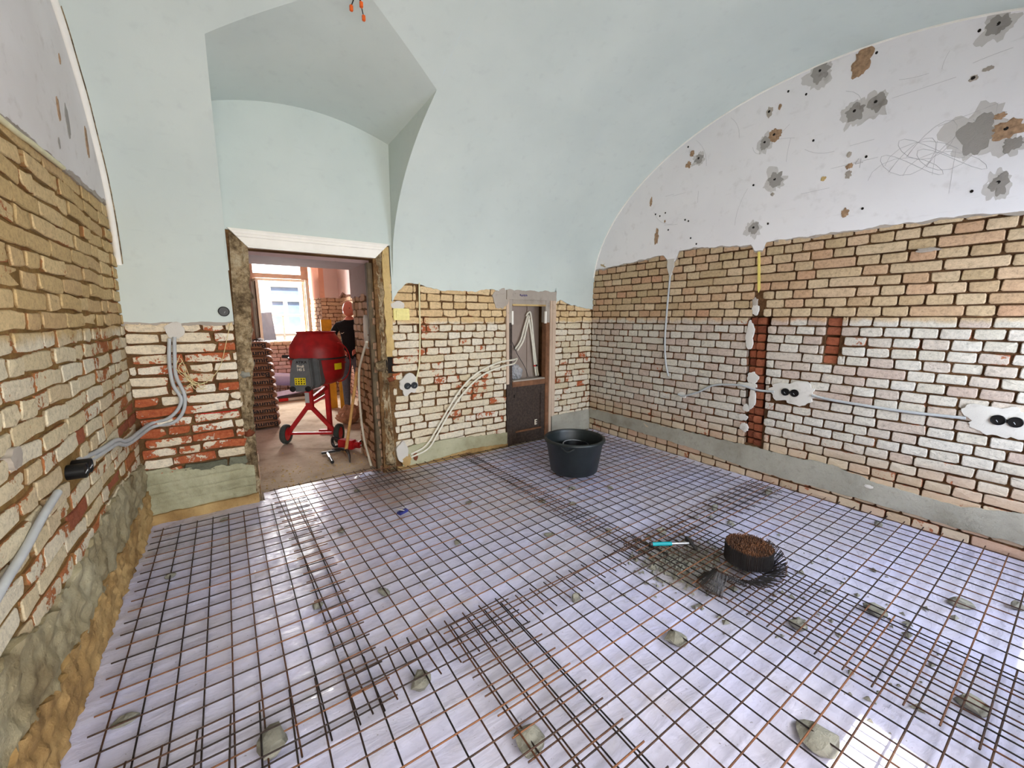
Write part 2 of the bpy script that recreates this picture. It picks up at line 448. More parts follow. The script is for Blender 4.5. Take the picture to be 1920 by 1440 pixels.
LETW = plain('white_mark', (236, 226, 204), .7, 0, .05, 30)
BLUEINK = plain('blue_scribble', (112, 104, 138), .8, 0, .2, 60)
GLASSM = NT('window_glass').fin(lin(235, 240, 245), .05, 0, .5, Transmission_Weight=1.0, IOR=1.05)
FROST = NT('frosted_glass').fin(lin(250, 250, 250), .5, 0, .4, Transmission_Weight=.85, IOR=1.1)
FACGLASS = plain('facade_pane', (150, 172, 200), .12, 0, .15, 3, 0, .6)
POLY = NT('clear_polythene').fin(lin(220, 220, 222), .2, 0, .5, Transmission_Weight=.55, IOR=1.2)

# ------------------------------------------------------------------ wall frames: P(u, z, d) with d into the room
CAMP = V3((0, 0, 1.585))


class Fr:
    def __init__(s, o, u, n, up=(0, 0, 1)):
        s.o = V3(o); s.u = V3(u).normalized(); s.up = V3(up).normalized()
        s.n = V3(n).normalized(); s.n = (s.n - s.u * s.n.dot(s.u) - s.up * s.n.dot(s.up)).normalized()

    def __call__(s, u, z, d=0.0): return s.o + s.u * u + s.up * z + s.n * d


a = .0169
FB = Fr((0, 3.975, 0), (math.cos(a), math.sin(a), 0), (math.sin(a), -math.cos(a), 0))
FL = Fr((-.675, 0, 0), (.005, 1, 0), (1, -.005, -.02), (.02, 0, 1))
FR = Fr((4.14, 0, 0), (0, 1, 0), (-1, 0, 0))
FV = Fr((1.15, 0, 0), (0, 1, 0), (-1, 0, 0))
FVL = Fr((.09, 0, 0), (0, 1, 0), (1, 0, 0))
FF = Fr((0, 9.3, 0), (1, 0, 0), (0, -1, 0))
FFR = Fr((1.96, 0, 0), (0, 1, 0), (-1, 0, 0))

_cf = math.cos(PITCH); _sf = math.sin(PITCH)


def in_view(p):
    c, s_ = math.cos(TH), math.sin(TH); x = p.x * c - p.y * s_; y = p.x * s_ + p.y * c; zz = p.z - 1.585
    d = y * _cf - zz * _sf
    if d < .05: return 0
    X = 960 + 757 * x / d; Y = 720 - 757 * (y * _sf + zz * _cf) / d
    return 1 if -20 < X < 1940 and -20 < Y < 1460 else 0


# ---- brick variants: unit bricks sharing mesh data
def brick_mesh(w, h, seed, mat, jag):
    rnd = random.Random(seed)
    rc = h * (.17 if jag < .004 else .22); pts = []
    for cx, cz, a0 in ((w / 2 - rc, h / 2 - rc, 0), (-w / 2 + rc, h / 2 - rc, 90), (-w / 2 + rc, -h / 2 + rc, 180), (w / 2 - rc, -h / 2 + rc, 270)):
        k = rnd.uniform(.5, 1.3)
        for t in (12, 78):
            an = math.radians(a0 + t); pts.append((cx + rc * math.cos(an) * (1.05 - .12 * k), cz + rc * math.sin(an) * (1.05 - .12 * k)))
        if a0 in (0, 180):
            pts.append((rnd.uniform(-.2, .2) * w, (h / 2 if a0 == 0 else -h / 2) * rnd.uniform(.95, 1.02)))
    pts = [(x + rnd.uniform(-jag, jag), z + rnd.uniform(-jag, jag)) for x, z in pts]
    n = len(pts); D = .05
    vs_ = []; ed = []
    for x, z in pts:
        q = max(0, 1 - .0048 / max(abs(x), .03)), max(0, 1 - .0048 / max(abs(z), .018))
        vs_.append((x * q[0], rnd.uniform(-.002, .0025), z * q[1])); ed.append(1)
    vs_.append((rnd.uniform(-.2, .2) * w, rnd.uniform(0, .004), 0)); ed.append(1)
    for x, z in pts: vs_.append((x, -.0045 + rnd.uniform(-.002, .001), z)); ed.append(.15)
    for x, z in pts: vs_.append((x, -D, z)); ed.append(0)
    fs = []
    for i in range(n):
        j = (i + 1) % n
        fs.append((i, j, n)); fs.append((n + 1 + i, n + 1 + j, j, i)); fs.append((2 * n + 1 + i, 2 * n + 1 + j, n + 1 + j, n + 1 + i))
    me = bpy.data.meshes.new('brick'); me.from_pydata([(x / w, y, z / h) for x, y, z in vs_], [], fs); me.materials.append(mat)
    at = me.attributes.new('edge', 'FLOAT', 'POINT'); at.data.foreach_set('value', ed)
    bm = bmesh.new(); bm.from_mesh(me); bmesh.ops.recalc_face_normals(bm, faces=bm.faces)
    if sum(f.normal.y for f in bm.faces if len(f.verts) == 3) < 0: bmesh.ops.reverse_faces(bm, faces=bm.faces)
    bm.to_mesh(me); bm.free()
    return me


_bm = {}


def brick_var(w, mat, rnd, jag=.004):
    cls = .07 if w < .1 else .14 if w < .2 else .27
    k = (cls, mat.name, rnd.randrange(7))
    if k not in _bm: _bm[k] = brick_mesh(cls, .067, hash((cls, k[2])) % 9999, mat, jag)
    return _bm[k]


def lay(parent, fr, u0, u1, z0, z1, mat, seed, skip=None, course=.0795, hw=.150, sw=.295, psw=.10, prow=.06, joint=.0075, prot=.004, limit=300, jag=.004):
    rnd = random.Random(seed); todo = []
    k = 0; z = z0
    while z < z1 - .02:
        u = u0 - rnd.uniform(0, hw); stretch = rnd.random() < prow
        zc = z + course / 2
        while u < u1:
            w = sw if rnd.random() < (.75 if stretch else psw) else hw
            w *= rnd.uniform(.94, 1.06)
            a_, b_ = max(u, u0), min(u + w, u1)
            if b_ - a_ > .035:
                uc = (a_ + b_) / 2; d = rnd.gauss(0, prot); mt = mat
                r = skip(uc, zc, a_, b_) if skip else None
                if r is None: todo.append((uc, zc, b_ - a_ - joint, course - joint * rnd.uniform(.8, 1.3), d, mt))
                elif r != 'skip':
                    for (uu, ww, dd, mm) in r: todo.append((uu, zc, ww - joint, course - joint, dd + d, mm or mat))
            u += w
        z += course; k += 1
    def score(t):
        p = fr(t[0], t[1]); return in_view(p) * t[2] * t[3] * abs((p - CAMP).normalized().dot(fr.n)) / (p - CAMP).length_squared
    todo.sort(key=score, reverse=True)
    rows = []
    rest = {}
    u_ = fr.u; sgn = 1 if fr.u.cross(fr.n).dot(fr.up) > 0 else -1
    for i, (uc, zc, w, h, d, mt) in enumerate(todo):
        me = brick_var(w, mt, rnd, jag); tilt = rnd.gauss(0, .012)
        U = (fr.u * math.cos(tilt) + fr.up * math.sin(tilt)) * sgn; Z = fr.up * math.cos(tilt) - fr.u * math.sin(tilt)
        M = Matrix((U * w, fr.n, Z * h)).transposed().to_4x4(); M.translation = fr(uc, zc, d)
        if i < limit:
            o = bpy.data.objects.new('brick', me); COL.objects.link(o); o.parent = parent; o.matrix_basis = M
        else:
            sv, sf, se, sr = rest.setdefault(mt.name, (mt, [], [], [], []))[1:]
            off = len(sv); sv += [M @ v.co for v in me.vertices]; sf += [tuple(q + off for q in p.vertices) for p in me.polygons]
            se += [x.value for x in me.attributes['edge'].data]; sr += [rnd.random()] * len(me.vertices)
    for mt, sv, sf, se, sr in rest.values():
        me = bpy.data.meshes.new('brickwork'); me.from_pydata(sv, [], sf); me.materials.append(mt)
        at = me.attributes.new('edge', 'FLOAT', 'POINT'); at.data.foreach_set('value', se)
        at = me.attributes.new('rnd', 'FLOAT', 'POINT'); at.data.foreach_set('value', sr)
        o = link('brickwork', me, parent); o['kind'] = 'stuff'


def slab(name, fr, us, zb, zt, d, mat, parent, nrow=2, amp=0, back=-.02, fsc=14, rag_b=0, rag_t=0, seed=0, smooth=True, relief=None):
    """ragged sheet on a wall: columns at us, from zb(u) to zt(u), front at d, closed back to `back`"""
    nc = len(us); vs_ = []; fs = []
    for u in us:
        b_ = zb(u) + (rag_b * fract(u * 9, seed, 3, 5) if rag_b else 0); t_ = zt(u) + (rag_t * fract(u * 9, seed, 8, 5) if rag_t else 0)
        for j in range(nrow + 1):
            z = b_ + (t_ - b_) * j / nrow
            vs_.append(fr(u, z, d + (amp * fract(u * fsc, z * fsc, seed, 4) if amp else 0) + (relief(u, z) if relief else 0)))
    nf = len(vs_); R = nrow + 1
    for i in range(nc - 1):
        for j in range(nrow): fs.append((i * R + j, (i + 1) * R + j, (i + 1) * R + j + 1, i * R + j + 1))
    ring = [i * R for i in range(nc)] + [(nc - 1) * R + j for j in range(1, R)] + [i * R + nrow for i in range(nc - 2, -1, -1)] + [j for j in range(nrow - 1, 0, -1)]
    for q in ring:
        p = V3(vs_[q]); rel = p - fr.o; dd = rel.dot(fr.n); vs_.append(p + fr.n * (back - dd))
    L = len(ring)
    for i in range(L): fs.append((ring[i], ring[(i + 1) % L], nf + (i + 1) % L, nf + i))
    mb = MB(); mb.add(vs_, fs); return mb.build(name, mat, parent, smooth)


def arange(a, b, st):
    n = max(1, int(round((b - a) / st))); return [a + (b - a) * i / n for i in range(n + 1)]


def blob(name, fr, u, z, w, h, d, mat, parent=None, n=22, rag=.28, seed=0, back=-.012, bulge=.002):
    """irregular flat patch"""
    pts = []
    for k in range(n):
        t = 2 * math.pi * k / n; r = 1 + rag * 1.6 * fract(math.cos(t) * 1.7 + seed * 3.1, math.sin(t) * 1.7, seed, 4)
        pts.append((u + w / 2 * math.cos(t) * r, z + h / 2 * math.sin(t) * r))
    vs_ = [fr(u, z, d + bulge)]; fs = []; rings = (.3, .6, .85, 1.0) if n > 12 else (.7, 1.0)
    for q in rings: vs_ += [fr(u + (a - u) * q, z + (b_ - z) * q, d + bulge * (1 - q * q) + (.0022 * fract(a * q * 30 + u * 9, b_ * 30, seed, 3) if n > 12 and q < 1 else 0)) for a, b_ in pts]
    vs_ += [fr(a, b_, back) for a, b_ in pts]
    for i in range(n):
        j = (i + 1) % n; fs.append((0, 1 + i, 1 + j))
        for k in range(len(rings)): fs.append((1 + k * n + i, 1 + (k + 1) * n + i, 1 + (k + 1) * n + j, 1 + k * n + j))
    mb = MB(); mb.add(vs_, fs); return mb.build(name, mat, parent, True)


# ------------------------------------------------------------------ vault maths
YC, ZC, BZ = 1.6, 1.95, 1.66
def yback(x): return 3.963 + .0169 * x
def vz(x, y):
    A = (yback(x) - YC) if y > YC else 2.4
    t = max(0, 1 - ((y - YC) / A) ** 2); return ZC + BZ * math.sqrt(t)
LX0, LX1 = .030, 1.362          # lunette on the back wall
AP = (.787, 2.639)
def lun_front(s):
    x = .035 + s * 1.40
    y = 3.162 + (2.639 - 3.162) * (x - .035) / (AP[0] - .035) if x < AP[0] else 2.639 + (3.063 - 2.639) * (x - AP[0]) / (1.435 - AP[0])
    return x, y
def lun_arch(s): return 3.160 + .118 * (1 - (2 * s - 1) ** 2)

# ================================================================== THE SETTING
# floor slab (concrete under both rooms)
mb = MB(); mb.box((1.7, 4.5, -.11), (7.0, 11.6, .2)); floor = tag(mb.build('floor', FLOORM), kind='structure')

# ---- back wall
wall_back = MB()
T = .82
def wb(u0, u1, z0, z1, d0=-.016, d1=-T): wall_back.prism([(u0, z0), (u1, z0), (u1, z1), (u0, z1)], FB, d0, d1)
wb(-.75, .09, 0, 3.72); wb(.09, 1.17, 2.13, 3.72); wb(1.17, 2.76, 0, 3.72); wb(2.76, 3.33, 1.745, 3.72, -.016); wb(2.76, 3.42, 0, 1.745, -.27); wb(3.33, 3.42, 1.745, 3.72); wb(3.42, 4.3, 0, 3.72)
wall_back = tag(wall_back.build('wall_back', MO_B), kind='structure')
HOLEB = (1.20, 1.36, 1.03, 1.20)
BR_DK = brick_material('brick_dark', [(112, 112, 94), (98, 98, 82)], [(112, 112, 94), (98, 98, 82)], [(96, 94, 78), (120, 118, 98)], 1.5, .7, (80, 76, 60))  # darker grey bricks for the lowest courses left of the doorway
def skip_left(u, z, a_, b_): return [(u, b_ - a_, -.002, BR_DK)] if z < .45 and u > -.47 else None
def skip_mid(u, z, a_, b_):
    if HOLEB[0] < u < HOLEB[1] and HOLEB[2] < z < HOLEB[3]: return 'skip'
    if 1.36 < u < 1.55 and .80 < z < 1.0: return 'skip'
    if 1.585 < a_ + .05 and a_ < 1.60 < b_ and z > 1.0: return [((a_ + 1.585) / 2, 1.585 - a_, 0, None), ((b_ + 1.625) / 2, b_ - 1.625, 0, None)] if b_ - 1.625 > .03 and 1.585 - a_ > .03 else None
    return None
lay(wall_back, FB, -.64, .03, .36, 1.575, BR_BL, 11, skip_left, psw=.45, prow=.3, limit=60, jag=.007, prot=.006, joint=.011)
lay(wall_back, FB, 1.30, 2.70, .16, 1.97, BR_B, 12, skip_mid, limit=180, psw=.14, prow=.25, joint=.0065, jag=.005)
lay(wall_back, FB, 3.44, 4.15, .24, 1.84, BR_B, 13, None, limit=60, psw=.25, prow=.2, joint=.0065)
us = arange(-.68, .028, .018); topz = lambda u: vz(u, 3.6) if False else 1.98
slab('plaster', FB, us, lambda u: interp([(-.6, 1.552), (-.33, 1.545), (.02, 1.553)], u), lambda u: 1.97, .012, P_MINT, wall_back, 2, 0, -.02, rag_b=.02, seed=1)
slab('rubble_edge', FB, us, lambda u: 1.525, lambda u: 1.562, .006, P_GREY, wall_back, 2, .006, -.02, rag_b=.045, rag_t=.02, seed=61)
us = arange(.03, 1.362, .02)
slab('plaster', FB, us, lambda u: 2.262, lambda u: lun_arch((u - LX0) / (LX1 - LX0)) + .03, .012, P_MINT, wall_back, 3, 0, -.02, seed=2)
us = arange(1.33, 2.70, .014)
slab('plaster', FB, us, lambda u: interp([(1.332, 1.73), (1.36, 1.80), (1.39, 1.85), (1.486, 1.915), (1.615, 1.92), (1.73, 1.885), (1.881, 1.862), (2.071, 1.87), (2.305, 1.873), (2.425, 1.897), (2.52, 1.895), (2.70, 1.87)], u),
     lambda u: 1.985 if u > 1.38 else 2.27, .012, P_MINT, wall_back, 2, 0, -.02, rag_b=.035, seed=3)
us = arange(2.69, 3.47, .014)
slab('plaster', FB, us, lambda u: 1.86, lambda u: 1.985, .012, P_MINT, wall_back, 1, 0, -.02, seed=3)
us = arange(3.45, 4.16, .014)
slab('plaster', FB, us, lambda u: interp([(3.45, 1.72), (3.49, 1.80), (3.54, 1.815), (3.641, 1.772), (3.786, 1.74), (4.039, 1.701), (4.165, 1.695)], u), lambda u: 1.985, .012, P_MINT, wall_back, 2, 0, -.02, rag_b=.035, seed=4)
# rough wet-grey plaster around the left lower edge and the cement bands
def brick_relief(u, z):          # the brick courses still show through the thin grout
    k = math.floor(z / .0795); a_ = abs(z / .0795 - k - .5); b_ = abs(((u + .11 * (k % 2)) / .21) % 1 - .5)
    return -.013 * (math.exp(-((.5 - a_) / .10) ** 2) + .8 * math.exp(-((.5 - b_) / .045) ** 2)) * (.6 + .6 * nz(u * 3, z * 3, 5))
slab('cement_band', FB, arange(-.68, .06, .012), lambda u: .06, lambda u: interp([(-.64, .45), (-.45, .415), (-.3, .385), (-.1, .37), (.05, .35)], u), .012, CE_B, wall_back, 44, .018, -.03, rag_t=.05, seed=5, relief=brick_relief)
slab('cement_base', FB, arange(-.68, .07, .02), lambda u: -.02, lambda u: .085, .03, EARTH, wall_back, 4, .014, -.02, rag_t=.02, seed=15)
slab('cement_band', FB, arange(1.36, 2.70, .02), lambda u: .015, lambda u: interp([(1.38, .22), (1.5, .245), (1.96, .235), (2.66, .18)], u), .014, CE_B, wall_back, 6, .007, -.02, rag_t=.03, seed=6)
slab('cement_base', FB, arange(1.30, 2.70, .02), lambda u: -.02, lambda u: .05 - .02 * math.sin(u * 5), .024, EARTH, wall_back, 3, .01, -.02, rag_t=.02, seed=16)
slab('cement_band', FB, arange(3.43, 4.16, .02), lambda u: -.01, lambda u: .285, .014, CE_R, wall_back, 6, .006, -.02, rag_t=.02, seed=7)
for k, (u, z, w, h) in enumerate([(1.36, .20, .13, .22), (1.40, .10, .10, .14), (1.50, .12, .05, .09)]):
    blob('plaster_patch', FB, u, z, w, h, .026, [P_PATCH, EARTH, BR_RED][k], wall_back, seed=k + 2)

# rough strips where the door casing came off
def strip(name, u_in, u_out, z0, z1, d, depth, mat, seed, amp=.018, sgn=1):
    vs_ = []; fs = []; nr = int((z1 - z0) / .018); ncol = 7
    for j in range(nr + 1):
        z = z0 + (z1 - z0) * j / nr
        a_, b_ = u_out(z), u_in(z) + .020 * fract(z * 7, seed, 1, 4) * 1.6
        prof = [(a_, d)] + [(a_ + (b_ - a_) * k / ncol, d) for k in range(1, ncol + 1)] + [(b_, d - depth * .3), (b_, d - depth * .65), (b_, d - depth)]
        for i, (u, dd) in enumerate(prof):
            q = amp * fract(z * 9, i * .7 + seed, 2, 4) * 1.5
            vs_.append(FB(u + (q * sgn if i > ncol else 0), z, dd + (q if 0 < i <= ncol else 0)))
    M_ = len(vs_) // (nr + 1)
    for j in range(nr):
        for i in range(M_ - 1): fs.append((j * M_ + i, j * M_ + i + 1, (j + 1) * M_ + i + 1, (j + 1) * M_ + i))
    m_ = MB(); m_.add(vs_, fs); return m_.build(name, mat, wall_back, True)
strip('jamb_rubble', lambda z: interp([(0, .088), (.43, .084), (.85, .10), (1.56, .150), (2.11, .175)], z), lambda z: interp([(0, .0), (1.1, .018), (1.56, .033), (2.25, .058)], z), 0, 2.24, .0, .30, JAMB, 31, .034)
strip('jamb_rubble', lambda z: 1.20, lambda z: interp([(0, 1.30), (.7, 1.27), (1.1, 1.26), (2.2, 1.285)], z), 0, 2.24, -.012, .12, JAMB, 32, .034, sgn=-1)
strip('jamb_plaster', lambda z: 1.255, lambda z: interp([(1.1, 1.335), (1.6, 1.325), (2.25, 1.32)], z), 1.2, 2.25, .004, .05, JAMB_T, 33, .008, sgn=-1)
mb = MB(); mb.bar(FB(1.163, 0, -.09), FB(1.163, 2.10, -.09), .085, .07, (0, 1, 0)); mb.build('jamb_post', POSTW, wall_back, bevel=.006)
for k, (u, z, w, h, d) in enumerate([(1.195, 1.11, .12, .11, .02), (1.285, .97, .09, .06, .0), (1.235, .13, .1, .12, .012), (.065, 1.12, .09, .06, .006), (.05, .62, .08, .07, .006)]):
    m_ = MB(); pts = []
    bm = bmesh.new(); bmesh.ops.create_icosphere(bm, subdivisions=2, radius=.5)
    for v in bm.verts:
        q = 1 + .6 * noise.noise(v.co * 3.2 + V3((k * 3, 0, 0))); v.co = FB(u + v.co.x * w * q, z + v.co.z * h * q, d - .02 + v.co.y * .06 * q)
    me = bpy.data.meshes.new('jamb_stone'); bm.to_mesh(me); bm.free(); me.materials.append([JAMB, BR_RED, JAMB, STONE, BR_RED][k % 5])
    me.polygons.foreach_set('use_smooth', [True] * len(me.polygons)); link('jamb_stone', me, wall_back)
mb = MB(); mb.prism([(HOLEB[0] + .03, HOLEB[2]), (HOLEB[1], HOLEB[2]), (HOLEB[1] + .01, HOLEB[3] - .02), (HOLEB[0] + .04, HOLEB[3])], FB, -.014, -.0155); mb.build('broken_hole', HOLE, wall_back)

# reveals of the doorway
lay(wall_back, FV, 4.03, 4.80, .0, 1.80, BR_V, 21, None, course=.0795, limit=90, hw=.145, psw=.05, jag=.007, prot=.009)
lay(wall_back, FVL, 4.02, 4.78, .0, 2.1, BR_V, 22, None, limit=10, hw=.145, psw=.05)
slab('reveal_plaster', FV, arange(4.18, 4.81, .02), lambda u: 1.80, lambda u: 2.135, .014, P_MAUVE, wall_back, 2, .002, -.02, rag_b=.05, seed=8)
blob('plaster_patch', FV, 4.28, 1.44, .13, .34, .018, P_PATCH, wall_back, seed=5)
mb = MB(); mb.prism([(.05, 4.12), (1.20, 4.14), (1.20, 4.79), (.05, 4.79)], lambda u, z, d: V3((u, z, d)), 2.10, 2.135); mb.build('reveal_soffit', P_MAUVE, wall_back)

# header casing over the doorway: trapezoid with mitred ends and mouldings
hd = MB()
prof = [(0, .012), (.0, .034), (.018, .040), (.034, .036), (.036, .030), (.046, .030), (.048, .036), (.058, .036), (.060, .026), (.118, .022), (.122, .026), (.137, .026), (.137, -.16)]
L_ = []; R_ = []
for t, d in prof:
    z = 2.272 - t; e = t * .93
    L_.append(FB(.05 + e, z, d)); R_.append(FB(1.316 - e * 1.05, z, d))
n = len(prof); hd.add(L_ + R_, [(i, i + 1, n + i + 1, n + i) for i in range(n - 1)] + [tuple(range(n)), tuple(range(2 * n - 1, n - 1, -1))])
trim = tag(hd.build('trim_1', WHITEPAINT), kind='structure')

# ---- left wall
wl = MB(); wl.prism([(-.85, 0), (4.1, 0), (4.1, 3.72), (-.85, 3.72)], FL, -.0105, -.3)
wall_left = tag(wl.build('wall_left', MO_L), kind='structure')
def skip_l(u, z, a_, b_):
    if 2.45 < u < 2.66 and .80 < z < 1.0: return 'skip'
    if z < .50 + .06 * nz(u * 4, 2): return 'skip'
    if nz(u * 2.3, z * 5, 4) > .42 and z < 1.3: return [(u, b_ - a_, -.004, BR_RED)]
    return None
lay(wall_left, FL, 1.15, 4.0, .42, 2.42, BR_L, 41, skip_l, psw=.7, hw=.145, sw=.285, limit=300, jag=.0065, prot=.0045, joint=.0075)
slab('plaster', FL, arange(.9, 4.0, .016), lambda u: interp([(.9, 2.30), (2.4, 2.315), (2.9, 2.325), (3.3, 2.335), (4.0, 2.35)], u), lambda u: 3.70, .010, P_WHITEL, wall_left, 3, 0, -.022, rag_b=.045, seed=9)
slab('rubble_edge', FL, arange(.9, 4.0, .016), lambda u: interp([(.9, 2.285), (2.4, 2.295), (4.0, 2.325)], u), lambda u: interp([(.9, 2.325), (2.4, 2.335), (4.0, 2.36)], u), .007, P_GREY, wall_left, 2, .006, -.022, rag_b=.03, rag_t=.03, seed=19)
slab('cement_band', FL, arange(1.1, 4.0, .015), lambda u: interp([(1.1, .30), (1.73, .27), (1.9, .24), (2.25, .22), (3.75, .26)], u), lambda u: interp([(1.1, .62), (1.66, .60), (1.86, .56), (2.08, .50), (2.33, .50), (2.7, .54), (3.35, .57), (3.9, .50)], u), .016, CE_L, wall_left, 22, .040, -.03, fsc=13, rag_t=.06, rag_b=.04, seed=10)
slab('earth_base', FL, arange(1.1, 4.0, .015), lambda u: -.02, lambda u: interp([(1.1, .34), (1.73, .31), (1.9, .27), (2.25, .25), (3.9, .28)], u), .024, EARTH, wall_left, 20, .040, -.03, fsc=17, rag_t=.07, seed=11)
for k, (u, z, w, h, mm) in enumerate([(3.067, 2.60, .04, .11, HOLEBR), (3.2, 2.58, .055, .16, P_DARK), (3.212, 2.89, .02, .05, HOLEBR), (3.55, 2.60, .05, .17, HOLEBR), (3.0, 2.42, .02, .05, P_DARK), (2.02, 1.12, .09, .075, P_GREY)]):
    blob('plaster_patch', FL, u, z, w, h, .0125 if k != 6 else .010, mm, wall_left, seed=k + 11, rag=.4)

# ---- right wall
wr = MB()
def wrp(u0, u1, z0, z1, d=-.016): wr.prism([(u0, z0), (u1, z0), (u1, z1), (u0, z1)], FR, d, -.3)
wrp(-.85, 1.22, 0, 3.72); wrp(1.22, 1.32, 0, 1.20); wrp(1.22, 1.32, 1.20, 1.58, -.075); wrp(1.22, 1.32, 1.58, 3.72); wrp(1.32, 1.735, 0, 3.72)
wrp(1.735, 1.965, 0, .34); wrp(1.735, 1.965, .34, 1.60, -.085); wrp(1.735, 1.965, 1.60, 3.72); wrp(1.965, 4.2, 0, 3.72)
wall_right = tag(wr.build('wall_right', MO_R), kind='structure')
def chase_c(z): return interp([(.35, 1.80), (.9, 1.83), (1.3, 1.86), (1.56, 1.87), (1.85, 1.89)], z), interp([(.35, .085), (1.56, .085), (1.6, .045), (1.85, .03)], z)
def cut(a_, b_, c0, c1):
    out = []
    if c0 - a_ > .035: out.append(((a_ + c0) / 2, c0 - a_, 0, None))
    if b_ - c1 > .035: out.append(((c1 + b_) / 2, b_ - c1, 0, None))
    return out
def skip_r(u, z, a_, b_):
    if .16 < z < .27: return 'skip'
    if .34 < z < 1.84:
        c_, h_ = chase_c(z); c0, c1 = c_ - h_, c_ + h_
        if a_ < c1 and b_ > c0:
            return cut(a_, b_, c0, c1) + ([(c_ - h_ * (.3 + .25 * nz(z * 31)), h_ * (1.1 + .3 * nz(z * 17)), -.03 + .02 * nz(z * 23), BR_RED), (c_ + h_ * .6, h_ * .85, -.046 + .02 * nz(z * 29), BR_RED)] if z < 1.58 and a_ <= c_ < b_ else [])
    if 1.21 < z < 1.58:
        c0, c1 = 1.22, 1.32
        if a_ < c1 and b_ > c0: return cut(a_, b_, c0, c1) + ([(1.27, .11, -.024, BR_RED)] if a_ <= 1.27 < b_ else [])
    if 1.36 < u < 1.66 and .82 < z < .99: return 'skip'
    if .22 < u < .42 and .83 < z < .99: return 'skip'
    return None
lay(wall_right, FR, -.55, 4.04, .0, 2.36, BR_R, 51, skip_r, psw=.06, prow=.03, limit=300, prot=.003, jag=.0026)
def zb_r(u):
    b_ = interp([(-.8, 2.22), (.37, 2.235), (.6, 2.262), (.912, 2.267), (1.437, 2.268), (1.86, 2.275), (1.885, 2.20), (1.955, 2.20), (1.99, 2.262), (2.588, 2.315), (2.75, 2.305), (2.79, 2.20), (2.87, 2.20), (2.945, 2.29), (3.3, 2.26), (3.92, 2.219), (4.1, 2.21)], u)
    return b_
slab('plaster', FR, arange(-.85, 4.045, .012), zb_r, lambda u: 3.70, .010, P_WHITE, wall_right, 3, 0, -.02, rag_b=.028, seed=12)
slab('rubble_edge', FR, arange(-.85, 4.0, .012), lambda u: zb_r(u) - .012, lambda u: zb_r(u) + .02, .0065, P_GREY, wall_right, 1, .004, -.02, rag_b=.03, rag_t=.02, seed=22)
slab('cement_band', FR, arange(-.85, 4.02, .02), lambda u: interp([(-.85, .115), (.1, .115), (.38, .106), (.99, .112), (1.37, .10), (1.84, .095), (2.42, .14), (4, .17)], u),
     lambda u: interp([(-.85, .33), (.125, .328), (.4, .265), (.87, .276), (1.158, .34), (1.4, .321), (1.86, .322), (2.43, .312), (4, .302)], u), .012, CE_R, wall_right, 6, .007, -.02, rag_t=.035, rag_b=.02, seed=13)
slab('plaster_run', FR, arange(2.80, 2.885, .01), lambda u: 2.03 + abs(u - 2.842) * 2.6, lambda u: 2.23, .014, P_PATCH, wall_right, 3, .004, -.02, rag_b=.03, seed=14)
# repairs, drill holes and pencil lines on the white plaster
pat = [(1.571, 3.551, .14, .17, P_DARK, 1), (1.303, 3.498, .13, .21, HOLEBR, 0), (1.304, 3.154, .13, .14, P_DARK, 1), (1.179, 3.169, .13, .14, P_DARK, 1), (1.95, 3.14, .10, .12, P_DARK, 1), (1.875, 3.18, .11, .10, HOLEBR, 1),
       (1.833, 2.796, .13, .15, P_DARK, 1), (2.586, 3.196, .10, .10, P_DARK, 1), (2.70, 3.17, .06, .06, HOLEBR, 0), (2.67, 3.27, .05, .06, HOLEBR, 0), (.615, 3.391, .12, .13, P_DARK, 1), (.63, 2.77, .21, .26, P_DARK, 0), (.50, 2.75, .16, .11, HOLEBR, 1), (.47, 2.655, .10, .10, P_DARK, 0), (.545, 2.84, .05, .035, HOLEBR, 0),
       (.495, 2.43, .09, .15, P_DARK, 1), (1.29, 2.408, .05, .075, HOLEBR, 0), (1.978, 2.411, .10, .12, P_DARK, 1), (1.938, 3.39, .05, .08, P_GREY, 1), (1.855, 3.40, .025, .05, HOLEBR, 0), (1.30, 2.76, .05, .04, HOLEBR, 0), (1.297, 2.70, .04, .06, P_GREY, 0), (1.465, 2.713, .035, .035, JAMB_T, 0),
       (1.31, 2.85, .03, .05, P_GREY, 0), (3.05, 2.50, .05, .16, HOLEBR, 0), (3.15, 2.9, .03, .10, HOLEBR, 0), (2.95, 2.65, .02, .03, HOLEBR, 0), (1.845, 2.68, .03, .03, P_GREY, 0), (.63, 3.15, .05, .03, P_GREY, 0), (.69, 3.12, .04, .035, P_GREY, 1)]
for k, (u, z, w, h, mm, hole) in enumerate(pat):
    if mm is P_DARK: blob('plaster_patch', FR, u + .01, z - .01, w * 1.32, h * 1.32, .0108, P_HALO, wall_right, seed=k + 60, rag=.75, n=44, bulge=.0006)
    blob('plaster_patch', FR, u, z, w * (.86 if mm is P_DARK else 1), h * (.86 if mm is P_DARK else 1), .0125, mm, wall_right, seed=k + 30, rag=.55, n=40)
    if hole: blob('drill_hole', FR, u + w * .05, z + h * .05, .022, .022, .0145, HOLE, wall_right, n=10, rag=.1, seed=k, back=0, bulge=.0004)
for k, (u, z) in enumerate([(1.569, 3.035), (1.2, 2.80), (1.18, 2.42), (.61, 2.41), (2.02, 2.80), (1.86, 2.43), (2.70, 2.62), (2.66, 2.60), (2.95, 2.74), (3.02, 2.72), (2.55, 2.35), (1.80, 3.5), (1.22, 3.52), (.70, 3.40), (2.62, 2.42), (2.9, 2.55), (1.66, 3.42), (3.08, 2.75), (2.72, 3.35)]):
    blob('drill_hole', FR, u, z, .017, .02, .0125, HOLE, wall_right, n=9, rag=.1, seed=k, back=0, bulge=.0004)
pl = MB(); rr = random.Random(5)
